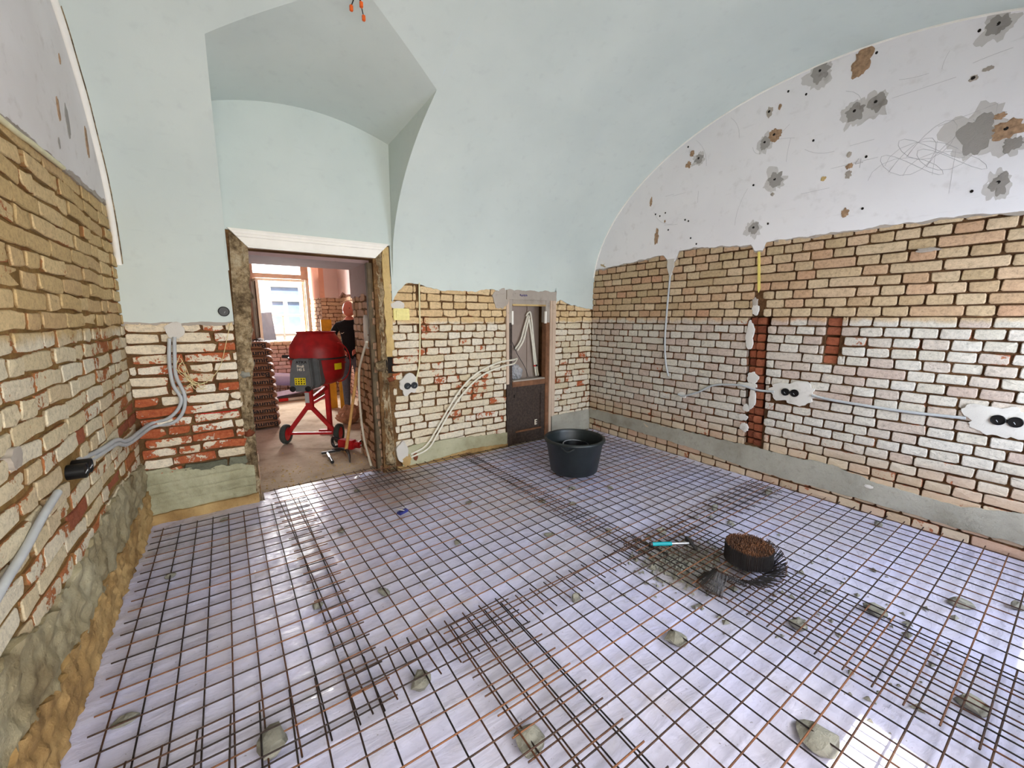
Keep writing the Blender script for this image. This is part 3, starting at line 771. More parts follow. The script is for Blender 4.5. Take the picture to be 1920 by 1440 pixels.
for k in range(26):
    u, z = rr.uniform(.4, 2.9), rr.uniform(2.42, 3.3)
    if z > vz(4.1, u) - .1: continue
    q = []; a_ = rr.choice([math.pi / 2, 0, rr.uniform(0, 3.1)]); Ln = rr.uniform(.08, .34); cu = rr.gauss(0, .25) if rr.random() < .4 else 0
    for t in range(7): q.append(FR(u + math.cos(a_ + cu * t * .4) * Ln * t / 6, z + math.sin(a_ + cu * t * .4) * Ln * t / 6, .0108))
    pl.tube(q, .0009, 4, False)
for c0 in ((.95, 2.62), (.86, 2.7), (.75, 2.6)):     # looping scribble
    q = [FR(c0[0] + .22 * math.cos(t * .4) * (1 - t / 60), c0[1] + .10 * math.sin(t * .55) + .004 * t, .0108) for t in range(34)]
    pl.tube(q, .0009, 4, False)
pl.tube([FR(1.245, 2.80, .0115), FR(1.262, 2.765, .0115), FR(1.215, 2.765, .0115)], .002, 4); pl.tube([FR(1.23, 2.795, .0115), FR(1.232, 2.73, .0115)], .002, 4)   # the handwritten 4
pl.build('pencil_mark', PENCIL, wall_right)
for k, (u, z, w, h, mm) in enumerate([(1.93, 1.44, .07, .20, P_PATCH), (1.925, 1.33, .06, .12, P_PATCH), (1.89, .93, .15, .05, P_PATCH), (1.865, 1.0, .09, .12, P_PATCH), (1.85, .80, .055, .2, P_PATCH), (1.90, .70, .06, .08, P_PATCH), (1.92, .60, .08, .07, P_PATCH), (1.90, .50, .07, .09, P_PATCH), (1.90, 1.66, .06, .1, P_PATCH), (1.91, 1.72, .04, .1, P_GREY), (2.60, .72, .09, .07, P_PATCH), (.78, 2.06, .12, .03, P_GREY), (.90, .235, .06, .03, P_PATCH)]):
    blob('plaster_patch', FR, u, z, w, h, .008 if k < 10 else .012, mm, wall_right, seed=k + 70, rag=.45)
for u, z, w, h, sd in ((1.51, .905, .36, .22, 1), (.30, .915, .34, .22, 2)):
    blob('plaster_patch', FR, u, z, w, h, .012, P_PATCH, wall_right, n=52, rag=.42, seed=sd + 90, bulge=.003)
blob('plaster_patch', FB, 1.465, .905, .20, .22, .013, P_PATCH, wall_back, n=44, rag=.30, seed=98)
blob('plaster_patch', FB, 2.615, 1.80, .20, .24, .012, P_GREY, wall_back, n=40, rag=.4, seed=97)
blob('plaster_patch', FB, -.345, 1.49, .11, .13, .016, P_PATCH, wall_back, n=24, rag=.3, seed=97)
blob('plaster_patch', FB, 1.385, 1.70, .14, .09, .012, P_PATCH, wall_back, n=24, rag=.3, seed=98)

# ---- ceiling: barrel vault with the lunette over the doorway
NR = 56
def vcol(x_of, y0, x_ref):
    """one rib of the vault from y0 forward"""
    t0 = math.acos(max(-1, min(1, (y0 - YC) / ((yback(x_ref) - YC) if y0 > YC else 2.4))))
    out = []
    for j in range(NR + 1):
        t = t0 + (math.pi - t0) * j / NR; A = (yback(x_ref) - YC) if math.cos(t) > 0 else 2.4
        y = YC + A * math.cos(t); out.append(V3((x_of(y), y, ZC + BZ * math.sin(t))))
    return out
cm = MB()
def sheet(cols):
    R = NR + 1; cm.add([p for c_ in cols for p in c_], [(i * R + j, i * R + j + 1, (i + 1) * R + j + 1, (i + 1) * R + j) for i in range(len(cols) - 1) for j in range(NR)])
sheet([vcol(lambda y, x=x: x, yback(x), x) for x in arange(-.70, .035, .15)])
sheet([vcol(lambda y, x=lun_front(s)[0]: x, lun_front(s)[1], lun_front(s)[0]) for s in [i / 24 for i in range(25)]])
def xr(y): return 1.345 + max(0, min(.09, (3.965 - y) / .9 * .09)) if y > 3.063 else 1.435
def right_x(y, q): x0 = xr(y); return x0 + q * (4.20 - x0)
sheet([vcol(lambda y, q=q: right_x(y, q), yback(1.4 + q * 2.8), 1.4 + q * 2.8) for q in [i / 16 for i in range(17)]])
ceiling = tag(cm.build('ceiling', P_VAULT, None, True, fixn=False), kind='structure')
sm = MB(); NS, NB = 25, 9; vv = []
for i in range(NS):
    s_ = i / (NS - 1); xb = LX0 + s_ * (LX1 - LX0); B_ = V3((xb, yback(xb) + .02, lun_arch(s_))); xf, yf = lun_front(s_); F_ = V3((xf, yf, vz(xf, yf)))
    for j in range(NB): vv.append(B_.lerp(F_, j / (NB - 1)))
sm.add(vv, [(i * NB + j, i * NB + j + 1, (i + 1) * NB + j + 1, (i + 1) * NB + j) for i in range(NS - 1) for j in range(NB - 1)])
sm.build('lunette_soffit', P_VAULT, ceiling, True)
for side in (0, 1):      # the two cheeks
    ck = MB(); top = []; bot = []
    for i in range(21):
        t = i / 20
        if side == 0: yb_, xb_ = yback(.03), LX0; xf, yf = lun_front(0)
        else: yb_, xb_ = yback(1.36), LX1; xf, yf = lun_front(1)
        y = yb_ + (yf - yb_) * t
        tz = lun_arch(side) + (vz(xf, yf) - lun_arch(side)) * t
        top.append(V3((xb_ + (xf - xb_) * t, y, tz)))
        bx = LX0 if side == 0 else xr(y)
        bot.append(V3((bx, y, min(tz, vz(bx, y)) if i else 1.95)))
    ck.add(top + bot, [(i, i + 1, 21 + i + 1, 21 + i) for i in range(20)]); ck.build('lunette_cheek', P_MINT, ceiling, True)
# plaster beads where the vault meets the end walls
tb = MB(); tb.tube([V3((4.133 - .002, y, vz(4.1, y) - .004)) for y in [4.02 - .03 * i for i in range(160)] if y > -.79], .009, 6); tag(tb.build('trim_2', WHITEPAINT, None, True), kind='structure')
tb = MB(); pts = []
for i in range(120):
    y = 3.955 - .035 * i
    if y < -.7: break
    z = vz(-.6, y); x = -.675 + .02 * z + .005 * y
    pts.append(V3((x + .018 + .004 * nz(y * 5), y, z - .004)))
tb.tube(pts, .02, 8); tag(tb.build('trim_3', WHITEPAINT, None, True), kind='structure')
tb = MB(); tb.tube([p + V3((.021, .0, .008)) for p in pts], .0045, 5); tag(tb.build('trim_4', JAMB, None, True), kind='structure')

# ---- front wall with the two windows behind the camera, and a left one added for more light
wf = MB()
for x0, x1, z0, z1 in ((-.9, -.55, 0, 3.72), (-.55, .35, 0, .9), (-.55, .35, 2.75, 3.72), (.35, .55, 0, 3.72), (1.75, 2.55, 0, 3.72), (3.85, 4.5, 0, 3.72), (.55, 1.75, 0, .9), (.55, 1.75, 2.75, 3.72), (2.55, 3.85, 0, .9), (2.55, 3.85, 2.05, 3.72)):
    wf.box(((x0 + x1) / 2, -1.0, (z0 + z1) / 2), (x1 - x0, .4, z1 - z0))
tag(wf.build('wall_front', P_WHITE), kind='structure')
for k, (x0, x1, z1) in enumerate(((.55, 1.75, 2.75), (2.55, 3.85, 2.05), (-.55, .35, 2.75))):  # leftmost is added for light; right one's head lowered to keep sun off the floor
    w_ = MB()
    for x in (x0 + .025, x1 - .025): w_.box((x, -1.1, (.9 + z1) / 2), (.05, .07, z1 - .9))
    w_.box(((x0 + x1) / 2, -1.1, .93), (x1 - x0, .07, .06)); w_.box(((x0 + x1) / 2, -1.1, z1 - .025), (x1 - x0, .07, .05)); w_.box(((x0 + x1) / 2, -1.1, (.9 + z1) / 2), (.06, .07, z1 - .9))
    tag(w_.build('window_%d' % (k + 2), WHITEPAINT), kind='structure')

# ================================================================== the next room
wn = MB()
for x0, x1, z0, z1 in ((-2.2, .38, 0, 3.6), (1.44, 1.60, 0, 2.95), (.38, 1.44, 0, 1.09), (.38, 1.60, 2.95, 3.6)):
    wn.prism([(x0, z0), (x1, z0), (x1, z1), (x0, z1)], FF, -.02 if x0 < 1.4 or z0 > 2 else -.40, -.55)
wn.prism([(1.60, 0), (2.2, 0), (2.2, 3.6), (1.60, 3.6)], FF, -.02, -.55)
wall_far = tag(wn.build('wall_far', MO_F), kind='structure')
lay(wall_far, FF, .30, 1.60, .0, 1.09, BR_FAR, 61, None, limit=110)
lay(wall_far, FF, 1.60, 1.98, .0, 1.99, BR_FAR, 62, None, limit=60)
FRV = Fr((1.60, 9.3, 0), (-.36, 1, 0), (-1, -.36, 0))
rv = MB(); rv.prism([(0, 0), (.45, 0), (.45, 2.95), (0, 2.95)], FRV, -.016, -.10); rv.build('window_reveal', MO_F, wall_far)
lay(wall_far, FRV, .0, .44, 1.0, 1.99, BR_FAR, 63, None, limit=40, psw=0)
slab('plaster', FRV, arange(0, .45, .05), lambda u: 1.985, lambda u: 2.95, .012, P_ORANGE, wall_far, 2, 0, -.02, seed=1)
slab('plaster', FF, arange(1.60, 1.98, .02), lambda u: 1.985, lambda u: 3.6, .012, P_PINK, wall_far, 2, 0, -.02, rag_b=.02, seed=2)
slab('plaster', FF, arange(1.595, 1.68, .02), lambda u: 1.985, lambda u: 3.6, .016, P_ORANGE, wall_far, 2, 0, -.02, seed=2)
wq = MB(); wq.prism([(4.8, 0), (9.4, 0), (9.4, 3.6), (4.8, 3.6)], FFR, -.02, -.2); wall_fr = tag(wq.build('wall_far_right', MO_F), kind='structure')
lay(wall_fr, FFR, 6.5, 9.3, .0, 2.0, BR_FAR, 64, lambda u, z, a_, b_: 'skip' if z < 1.2 and u < 8 else None, limit=120, psw=.7)
slab('plaster', FFR, arange(4.8, 9.3, .05), lambda u: interp([(4.8, 1.95), (8.6, 2.03), (8.9, 2.10), (9.3, 1.985)], u), lambda u: 3.6, .012, P_PINK, wall_fr, 2, 0, -.02, rag_b=.04, seed=3)
wq = MB(); wq.box((-2.1, 7.2, 1.8), (.2, 4.9, 3.6)); tag(wq.build('wall_far_left', P_PINK), kind='structure')
wq = MB(); wq.box((0, 7.2, 3.65), (4.6, 5.3, .1)); tag(wq.build('ceiling_far', P_PINK), kind='structure')

# window of the next room
win = thing('window_1', None, None); win['kind'] = 'structure'
yw = 9.6
def wbx(mb_, x0, x1, z0, z1, y=yw, t=.07):
    t = t * (.94 if x1 - x0 > z1 - z0 else 1); mb_.box(((x0 + x1) / 2, y, (z0 + z1) / 2), (x1 - x0, t, z1 - z0))
f_ = MB()
wbx(f_, .36, .46, 1.06, 2.94); wbx(f_, 1.30, 1.44, 1.06, 2.94); wbx(f_, .36, 1.44, 2.36, 2.45); wbx(f_, .36, 1.44, 2.84, 2.93)
f_.build('outer_frame', WINWOOD, win, bevel=.008)
f_ = MB(); wbx(f_, .44, .50, 1.10, 2.36, yw - .03); wbx(f_, 1.335, 1.385, 1.10, 2.36, yw - .03); wbx(f_, .44, 1.385, 2.30, 2.355, yw - .03)
f_.build('inner_frame', WINLIGHT, win, bevel=.006)
f_ = MB(); wbx(f_, .34, 1.46, 1.05, 1.12, yw - .12, .30); f_.build('window_sill', WINLIGHT, win, bevel=.008)
f_ = MB(); wbx(f_, .455, 1.305, 2.44, 2.85, yw, .006); f_.build('top_pane', FROST, win)
for sgn, xh in ((1, .43), (-1, 1.40)):     # casements swung open into the room
    c_ = MB(); ang = math.radians(80)
    dx = V3((math.cos(ang) * sgn * .35, -math.sin(ang) * .35, 0)); p0 = V3((xh, yw - .05, 1.12))
    c_.bar(p0, p0 + V3((0, 0, 1.2)), .045, .04, (0, 1, 0)); c_.bar(p0 + dx, p0 + dx + V3((0, 0, 1.2)), .045, .04, (0, 1, 0)); c_.bar(p0 + V3((0, 0, .02)), p0 + dx + V3((0, 0, .02)), .04); c_.bar(p0 + V3((0, 0, 1.18)), p0 + dx + V3((0, 0, 1.18)), .04)
    cs = c_.build('casement', WINLIGHT, win, bevel=.004)
    g = MB(); q = dx.normalized() * .02; g.add([p0 + q, p0 + dx - q, p0 + dx - q + V3((0, 0, 1.18)), p0 + q + V3((0, 0, 1.18))], [(0, 1, 2, 3)]); g.build('pane', GLASSM, cs)

# the house across the street, its window, the scaffold
fac = thing('house_facade', 'sunlit white house front with a white framed window, seen through the far window', 'building', (1.5, 15, -3))
f_ = MB(); f_.box((0, .2, 6.5), (14, .4, 13)); f_.build('facade_wall', FACADE, fac)
f_ = MB(); f_.box((0, -.03, 3.62), (13, .12, .75)); f_.build('base_band', FACLOW, fac, bevel=.02)
fw = MB()
def fbx(x0, x1, z0, z1, t=.10, y=-.04):
    t = t * (.94 if x1 - x0 > z1 - z0 else 1); fw.box(((x0 + x1) / 2 - 1.5, y, (z0 + z1) / 2 + 3), (x1 - x0, t, z1 - z0))
fbx(1.03, 1.15, 1.11, 2.68); fbx(1.92, 2.04, 1.11, 2.68); fbx(1.03, 2.04, 2.53, 2.66); fbx(1.03, 2.04, 1.13, 1.28); fbx(1.14, 1.93, 2.08, 2.235); fbx(1.46, 1.58, 1.25, 2.1); fbx(.98, 2.08, 1.06, 1.14, .2)
fwo = fw.build('facade_window', WHITEPAINT, fac, bevel=.01)
for x0, x1, z0, z1 in ((1.15, 1.92, 2.235, 2.53), (1.15, 1.46, 1.28, 2.08), (1.58, 1.92, 1.28, 2.08)):
    g = MB(); g.box(((x0 + x1) / 2 - 1.5, -.01, (z0 + z1) / 2 + 3), (x1 - x0, .012, z1 - z0)); g.build('pane', FACGLASS, fwo)
tag(fac)
gr = MB(); gr.box((1, 13, -3.1), (30, 8, .2)); tag(gr.build('ground', FLOORM), kind='structure')
sc_ = thing('scaffold', 'pale scaffold guard rail and post standing outside the far window', 'scaffold', (1.0, 10.5, -3))
s1 = MB(); s1.tube([(-.46, 0, 4.64), (.9, 0, 4.625)], .024, 10); s1.build('guard_rail', WINLIGHT, sc_, True)
s1 = MB(); s1.tube([(.0, .03, 0), (.0, .03, 4.66)], .02, 10); s1.build('post', GREYCOND, sc_, True)
s1 = MB(); s1.box((0, .25, 3.95), (2.6, .5, .04)); s1.build('deck', WINLIGHT, sc_, bevel=.005)
tp = MB(); vv = []; nx, nzz = 12, 18
for i in range(nx + 1):
    for j in range(nzz + 1):
        s_ = i / nx; t = j / nzz
        vv.append(V3((.57 + s_ * (.20 + .06 * (1 - t)), 10.36 + .03 * fract(s_ * 3, t * 4, 1, 3), .99 + t * (.69 + .02 * s_))))
tp.add(vv, [(i * (nzz + 1) + j, (i + 1) * (nzz + 1) + j, (i + 1) * (nzz + 1) + j + 1, i * (nzz + 1) + j + 1) for i in range(nx) for j in range(nzz)])
o = tp.build('tarpaulin', TARP, None, True); md = o.modifiers.new('thick', 'SOLIDIFY'); md.thickness = .004
tag(o, 'creased grey tarpaulin hanging outside the lower left of the far window', 'tarpaulin')

# ================================================================== floor film and rebar
fm = MB(); xs = arange(-.70, 4.13, .03); ys = arange(-.78, 4.14, .03); idx = {}
for i, x in enumerate(xs):
    for j, y in enumerate(ys):
        if y > 3.97 and not (.10 < x < 1.18): continue
        t = .9 * x + .43 * y; q = -.43 * x + .9 * y
        h = .003 + .004 * max(0, fract(t * 1.6, q * 5.5, 3, 4)) + .007 * (1 - abs(nz(t * 2.2, q * 7, 9))) ** 5 + .003 * (1 - abs(nz(t * 5 + 3, q * 2.5, 4))) ** 6
        h += .05 * max(0, 1 - ((x - 1.0) ** 2 / .012 + (y - 4.02) ** 2 / .006))
        idx[i, j] = len(fm.v); fm.v.append((x, y, h))
for (i, j), k in idx.items():
    if (i + 1, j) in idx and (i, j + 1) in idx and (i + 1, j + 1) in idx:
        fm.f.append((k, idx[i + 1, j], idx[i + 1, j + 1], idx[i, j + 1])); fm.m.append(0)
film = tag(fm.build('plastic_film', FILM, None, True, fixn=False), 'wrinkled pale plastic film, sky tint put into its colour, spread over the whole floor under the rebar', 'film')

def rod_mesh(mat):
    m_ = MB(); m_.tube([(0, -.5, 0), (0, .5, 0)], 1.0, 7)
    me = bpy.data.meshes.new('bar'); me.from_pydata(m_.v, [], m_.f); me.materials.append(mat)
    me.polygons.foreach_set('use_smooth', [True] * len(me.polygons)); return me
ROD = {0: rod_mesh(DSTEEL), 1: rod_mesh(RUST)}
rb = random.Random(3); BR = .0034
def bar_obj(parent, kind, x, y, z, L, ang, nm='bar'):
    o = bpy.data.objects.new(nm, ROD[kind]); COL.objects.link(o); o.parent = parent
    o.location = (x, y, z); o.rotation_euler = (rb.gauss(0, .0008), 0, ang + rb.gauss(0, .0012)); o.scale = (BR, L, BR)
def rebar_sheet(label, x0, ncol, xa, xb, ytop, ybot, y0, nrow, rot, lift, pivot):
    t = thing('rebar_mesh', label, 'rebar mesh', (pivot[0], pivot[1], .026 + lift), rot, 'rebar mesh sheets')
    for i in range(ncol):
        bar_obj(t, 0, x0 + .1 * i + rb.gauss(0, .0015) - pivot[0], (ytop + ybot) / 2 - pivot[1], 0, ytop - ybot, 0, 'lengthwise_bar')
    for j in range(nrow):
        bar_obj(t, 1, (xa + xb) / 2 - pivot[0], y0 - .1 * j + rb.gauss(0, .0015) - pivot[1], .0063, xb - xa, math.pi / 2, 'cross_bar')
    return t
rebar_sheet('narrow rusty rebar mesh sheet along the brick wall left of the doorway', -.55, 10, -.60, .41, 3.79, 1.42, 3.755, 24, .010, 0, (-.55, 3.7))
rebar_sheet('rusty rebar mesh sheet running out of the doorway threshold', .20, 20, .155, 2.14, 4.11, 1.43, 4.06, 26, .047, .012, (.20, 4.06))
rebar_sheet('rusty rebar mesh sheet under the black tub', 2.06, 20, 2.02, 4.03, 3.97, 1.44, 3.93, 25, 0, 0, (2.06, 3.97))
rebar_sheet('rusty rebar mesh sheet in the near left corner, lapped under the middle sheet', -.54, 17, -.60, 1.115, 1.71, -.4, 1.66, 20, -.02, .036, (.3, 1.7))
rebar_sheet('rusty rebar mesh sheet in the near middle, two lapped edges', .775, 20, .722, 2.724, 1.66, -.45, 1.62, 21, -.012, .024, (1.7, 1.66))
rebar_sheet('rusty rebar mesh sheet in the near right, below the wire tie roll', 2.10, 20, 2.056, 4.04, 1.688, -.45, 1.645, 21, 0, .036, (2.1, 1.69))
t = thing('rebar_offcut', 'short piece of rebar mesh laid over the sheet at the right doorway jamb', 'rebar offcut', (1.1, 3.8, .052), -.03)
for i in range(4): bar_obj(t, 0, -.14 + .1 * i, .0, 0, .62, .04, 'lengthwise_bar')
for j in range(3): bar_obj(t, 1, .02, .2 - .2 * j, .0063, .42, math.pi / 2, 'cross_bar')

# concrete chunks that prop the mesh
ST = [(-.443, 3.052), (.254, 2.259), (.542, 3.022), (.591, 2.159), (1.179, 2.38), (1.548, 2.882), (1.78, 2.093), (2.178, 1.891), (1.459, 1.477), (2.086, 2.546), (2.267, 2.359), (2.474, 2.60), (2.78, 2.403), (1.661, .991), (3.164, 1.622), (3.862, 1.514), (2.258, .684), (2.723, .491), (3.187, .24), (3.397, .06), (2.346, .096), (1.676, .405), (.77, 1.008), (-.007, 1.546), (.54, 1.473), (-.484, 1.986), (-.18, 3.717), (3.933, .772), (2.473, 1.641), (.822, 3.686)]
SIZE = {13: .10, 17: .085, 21: .135, 22: .115, 23: .10, 24: .085, 20: .09, 18: .08, 16: .075}
SL = {13: 'wedge shaped grey concrete chunk under the middle of the near mesh', 21: 'largest grey concrete chunk, beside the sunlit patch', 22: 'flat grey concrete chunk under the lapped bars at the near edge', 23: 'pale concrete chunk standing under the near left mesh',
      24: 'concrete chunk where the near left sheets lap',
      0: 'small concrete chunk under the second bar from the left wall', 1: 'small concrete chunk at the lap of the left and middle back sheets', 2: 'flat greenish concrete chunk in front of the doorway', 3: 'concrete chunk between the doorway lap and the near lap, pale upper corner',
      4: 'dark edged concrete chunk in the middle of the floor', 5: 'small concrete chunk on the floor between doorway and tub', 6: 'pale wedge shaped concrete chunk in the middle of the floor', 7: 'small pale concrete chunk left of the hammer, on the double bars',
      8: 'concrete chunk by the upper edge of the near lap', 9: 'tiny concrete chunk on the double bars left of the tub', 10: 'tiny concrete chunk on the double bars below the tub', 11: 'tiny pale concrete chunk just below the black tub',
      12: 'small flat concrete chunk right below the black tub', 14: 'small concrete chunk between hammer and right wall', 15: 'small concrete chunk close to the foot of the right wall', 18: 'concrete chunk on the lit film toward the right edge',
      19: 'concrete chunk at the right edge of the view', 25: 'flat concrete chunk close to the foot of the left wall', 26: 'small concrete chunk at the foot of the wall left of the doorway', 27: 'small concrete chunk at the foot of the right wall, nearest the camera',
      28: 'small concrete chunk just above the teal hammer', 29: 'small concrete chunk on the film at the doorway threshold', 16: 'small concrete chunk just below the wire tie roll', 17: 'dark topped concrete chunk right of the wire tie roll', 20: 'dark concrete chunk right of the sunlit patch'}
sr = random.Random(9)
for k, (x, y) in enumerate(ST):
    sz = SIZE.get(k, .058) * (sr.uniform(.75, .9) if k not in SIZE else .92); bm = bmesh.new(); bmesh.ops.create_icosphere(bm, subdivisions=2, radius=.5)
    el = sr.uniform(1.0, 1.5); ht = min(.024 + .012 * (k in SIZE), .04) if y > 1.7 else .046
    off = V3((sr.random() * 9, sr.random() * 9, 0)); planes = [V3((sr.gauss(0, 1), sr.gauss(0, 1), sr.gauss(0, .6))).normalized() for _ in range(6)]
    for v in bm.verts:
        p = v.co.copy()
        for pn in planes:
            dd = p.dot(pn) - .33
            if dd > 0: p -= pn * dd
        p *= 1 + .2 * noise.noise(p * 4 + off)
        v.co = V3((p.x * sz * el * 1.25, p.y * sz * 1.25, max(0, (p.z + .42)) * ht * 1.25))
    me = bpy.data.meshes.new('concrete_chunk'); bm.to_mesh(me); bm.free(); me.materials.append(STONE)
    o = link('concrete_chunk', me); o.location = (x, y, .004); o.rotation_euler = (0, 0, sr.uniform(0, 6))
    tag(o, SL.get(k, 'small grey concrete chunk propping the rebar mesh off the film'), 'stone', 'concrete chunks under the mesh')
# mortar crumbs dropped round the tie roll
cb = MB(); cr = random.Random(2)
for k in range(900):
    if k < 720: x, y = cr.gauss(2.27, .15), cr.gauss(1.38, .13)
    else: x, y = cr.uniform(1.9, 3.2), cr.uniform(.2, 1.7)
    s_ = abs(cr.gauss(0, .009)) + .003; p = V3((x, y, .012)); R = rotz(cr.uniform(0, 6))
    q = [p + R @ V3(v) * s_ for v in ((1, 0, 0), (-.6, .8, 0), (-.6, -.8, 0), (.1, .1, .9))]
    cb.add(q, [(0, 1, 3), (1, 2, 3), (2, 0, 3), (0, 2, 1)])
tag(cb.build('mortar_crumbs', STONE), 'grey mortar crumbs scattered on the film by the wire tie roll', 'crumbs', kind='stuff')
cb = MB()
for k in range(500):
    x, y = cr.uniform(.1, 1.15), 4.12 + abs(cr.gauss(0, .45)); s_ = abs(cr.gauss(0, .005)) + .002; R = rotz(cr.uniform(0, 6)); p = V3((x, y, -.009))
    q = [p + R @ V3(v) * s_ for v in ((1, 0, 0), (-.6, .8, 0), (-.6, -.8, 0), (.1, .1, .9))]
    cb.add(q, [(0, 1, 3), (1, 2, 3), (2, 0, 3), (0, 2, 1)])
tag(cb.build('mortar_crumbs', JAMB_T), 'tan mortar grit strewn over the bare floor of the doorway', 'crumbs', kind='stuff')

# ================================================================== things in the room
# black tub
tub = thing('mortar_tub', 'round black plastic mortar tub standing on the rebar mesh', 'tub', (2.765, 2.885, .045))
prof = [(.0, .0), (.222, .0), (.236, .012), (.286, .315), (.288, .318), (.302, .318), (.306, .326), (.306, .342), (.298, .350), (.284, .350), (.278, .342), (.274, .32), (.226, .03), (.0, .024)]
m_ = MB(); m_.lathe(prof, 56); m_.build('body', TUBM, tub, True)
for a_ in (.6, .6 + math.pi):
    h_ = MB(); h_.tube(catmull([V3((.302 * math.cos(a_ - .22), .302 * math.sin(a_ - .22), .318)), V3((.312 * math.cos(a_), .312 * math.sin(a_), .285)), V3((.302 * math.cos(a_ + .22), .302 * math.sin(a_ + .22), .318))], 6), .008, 8); h_.build('handle', TUBM, tub, True)
bk = MB(); bk.lathe([(.10, .03), (.125, .25), (.132, .252), (.132, .262), (.122, .262), (.10, .06), (0, .055)], 36, (2.80, 2.90, .045)); bo = bk.build('bucket', BLACKP, None, True)
tag(bo, 'small black bucket standing inside the mortar tub', 'bucket')
hb = MB(); hb.tube([V3((2.80 + .131 * math.cos(t), 2.90 + .131 * math.sin(t), .300 + .012 * math.sin(t))) for t in [math.pi * 1.95 * i / 30 for i in range(31)]], .003, 6); hb.build('wire_handle', GREYCOND, bo, True)

# roll of rebar ties with the loose tail
roll = thing('wire_tie_roll', 'rusty roll of rebar tie wires with a loose curled tail on the mesh', 'tie wire', (2.545, 1.07, .075))
rg = random.Random(4)
core = MB(); core.lathe([(0, .004), (.128, .004), (.131, .02), (.131, .095), (.125, .103), (0, .103)], 40); core.build('core', DSTEEL, roll, True)
wr_ = MB()
for k in range(130):
    t = 2 * math.pi * k / 130 + rg.gauss(0, .01); r = .1335
    wr_.tube([(r * math.cos(t), r * math.sin(t), .0), (r * math.cos(t), r * math.sin(t), .108 + rg.gauss(0, .002))], .0022, 4)
o = wr_.build('outer_wires', GUNM, roll); o['kind'] = 'stuff'
wr_ = MB(); n_ = 0
for k in range(700):
    r = .131 * math.sqrt((k + .5) / 700); t = k * 2.39996
    x, y = r * math.cos(t), r * math.sin(t)
    lx, ly = rg.gauss(0, .004), rg.gauss(0, .004); hgt = .114 + rg.gauss(0, .004)
    wr_.tube([(x, y, .098), (x + lx * .3, y + ly * .3, hgt - .004), (x + lx, y + ly, hgt)], .0021, 4)
o = wr_.build('wire_ends', RUST, roll); o['kind'] = 'stuff'
tl = MB(); tp_ = MB(); path = catmull([V3((.125, -.04, .05)), V3((.07, -.125, .04)), V3((-.04, -.17, .032)), V3((-.16, -.18, .028)), V3((-.27, -.14, .026)), V3((-.31, -.06, .026)), V3((-.33, .03, .028)), V3((-.385, .05, .034)), V3((-.425, .0, .036)), V3((-.41, -.07, .03))], 20)
for i, p in enumerate(path):
    d = (path[min(i + 1, len(path) - 1)] - path[max(i - 1, 0)]).normalized(); nrm = V3((d.y, -d.x, 0)); tt = i / len(path)
    lean = interp([(0, .15), (.15, .7), (.3, 1.2), (.62, 1.25), (.75, .7), (1, .9)], tt) + rg.gauss(0, .05)
    ax = (V3((0, 0, 1)) * math.cos(lean) - nrm * math.sin(lean)).normalized(); hl = .060
    c0 = p + V3((0, 0, .052 * math.cos(lean) - .045)) if tt < .15 else p
    c0 = c0 + d * rg.gauss(0, .0012)
    tl.tube([c0 - ax * hl, c0 + ax * hl], .0017, 4)
    for sg in (-1, 1): tp_.tube([c0 + ax * hl * sg, c0 + ax * (hl + .006) * sg + d * .004, c0 + ax * (hl + .009) * sg - d * .003], .0021, 4)
o = tl.build('loose_tail', GUNM, roll); o['kind'] = 'stuff'
o = tp_.build('loose_tail_tips', RUST, roll); o['kind'] = 'stuff'

# teal hammer on the mesh
hm = thing('hammer', 'teal handled steel hammer lying on the rebar mesh', 'hammer', (2.19, 1.52, .085), math.atan2(1.37 - 1.52, 2.43 - 2.19))
m_ = MB(); m_.tube(catmull([(0, 0, 0), (.05, 0, 0), (.11, 0, 0), (.135, 0, 0)], 3), .013, 10); m_.build('grip', TEAL, hm, True)
m_ = MB(); m_.tube([(-.012, 0, 0), (.004, 0, 0)], .0145, 10); m_.build('end_cap', GUNM, hm, True)
m_ = MB(); m_.tube([(.13, 0, 0), (.255, 0, 0)], .009, 8); m_.build('shaft', STEEL, hm, True)
m_ = MB(); m_.box((.268, .015, .002), (.028, .06, .026)); m_.tube([(.268, .04, .002), (.268, .065, .002)], .015, 10); m_.bar((.268, -.012, .002), (.275, -.065, -.008), .022, .010); m_.build('head', GUNM, hm, bevel=.003)

# small blue packet
pk = thing('packet', 'small torn blue and white packet lying on the mesh', 'packet', (.995, 2.973, .045), .4)
m_ = MB(); m_.box((0, 0, .011), (.085, .045, .022)); m_.build('box', PACKB, pk, bevel=.004)
m_ = MB(); m_.box((-.012, .005, .032), (.05, .04, .004), Matrix.Rotation(.5, 3, 'Y')); m_.box((.02, .01, .03), (.03, .03, .003), Matrix.Rotation(-.5, 3, 'X')); m_.build('torn_flap', P_PATCH, pk)

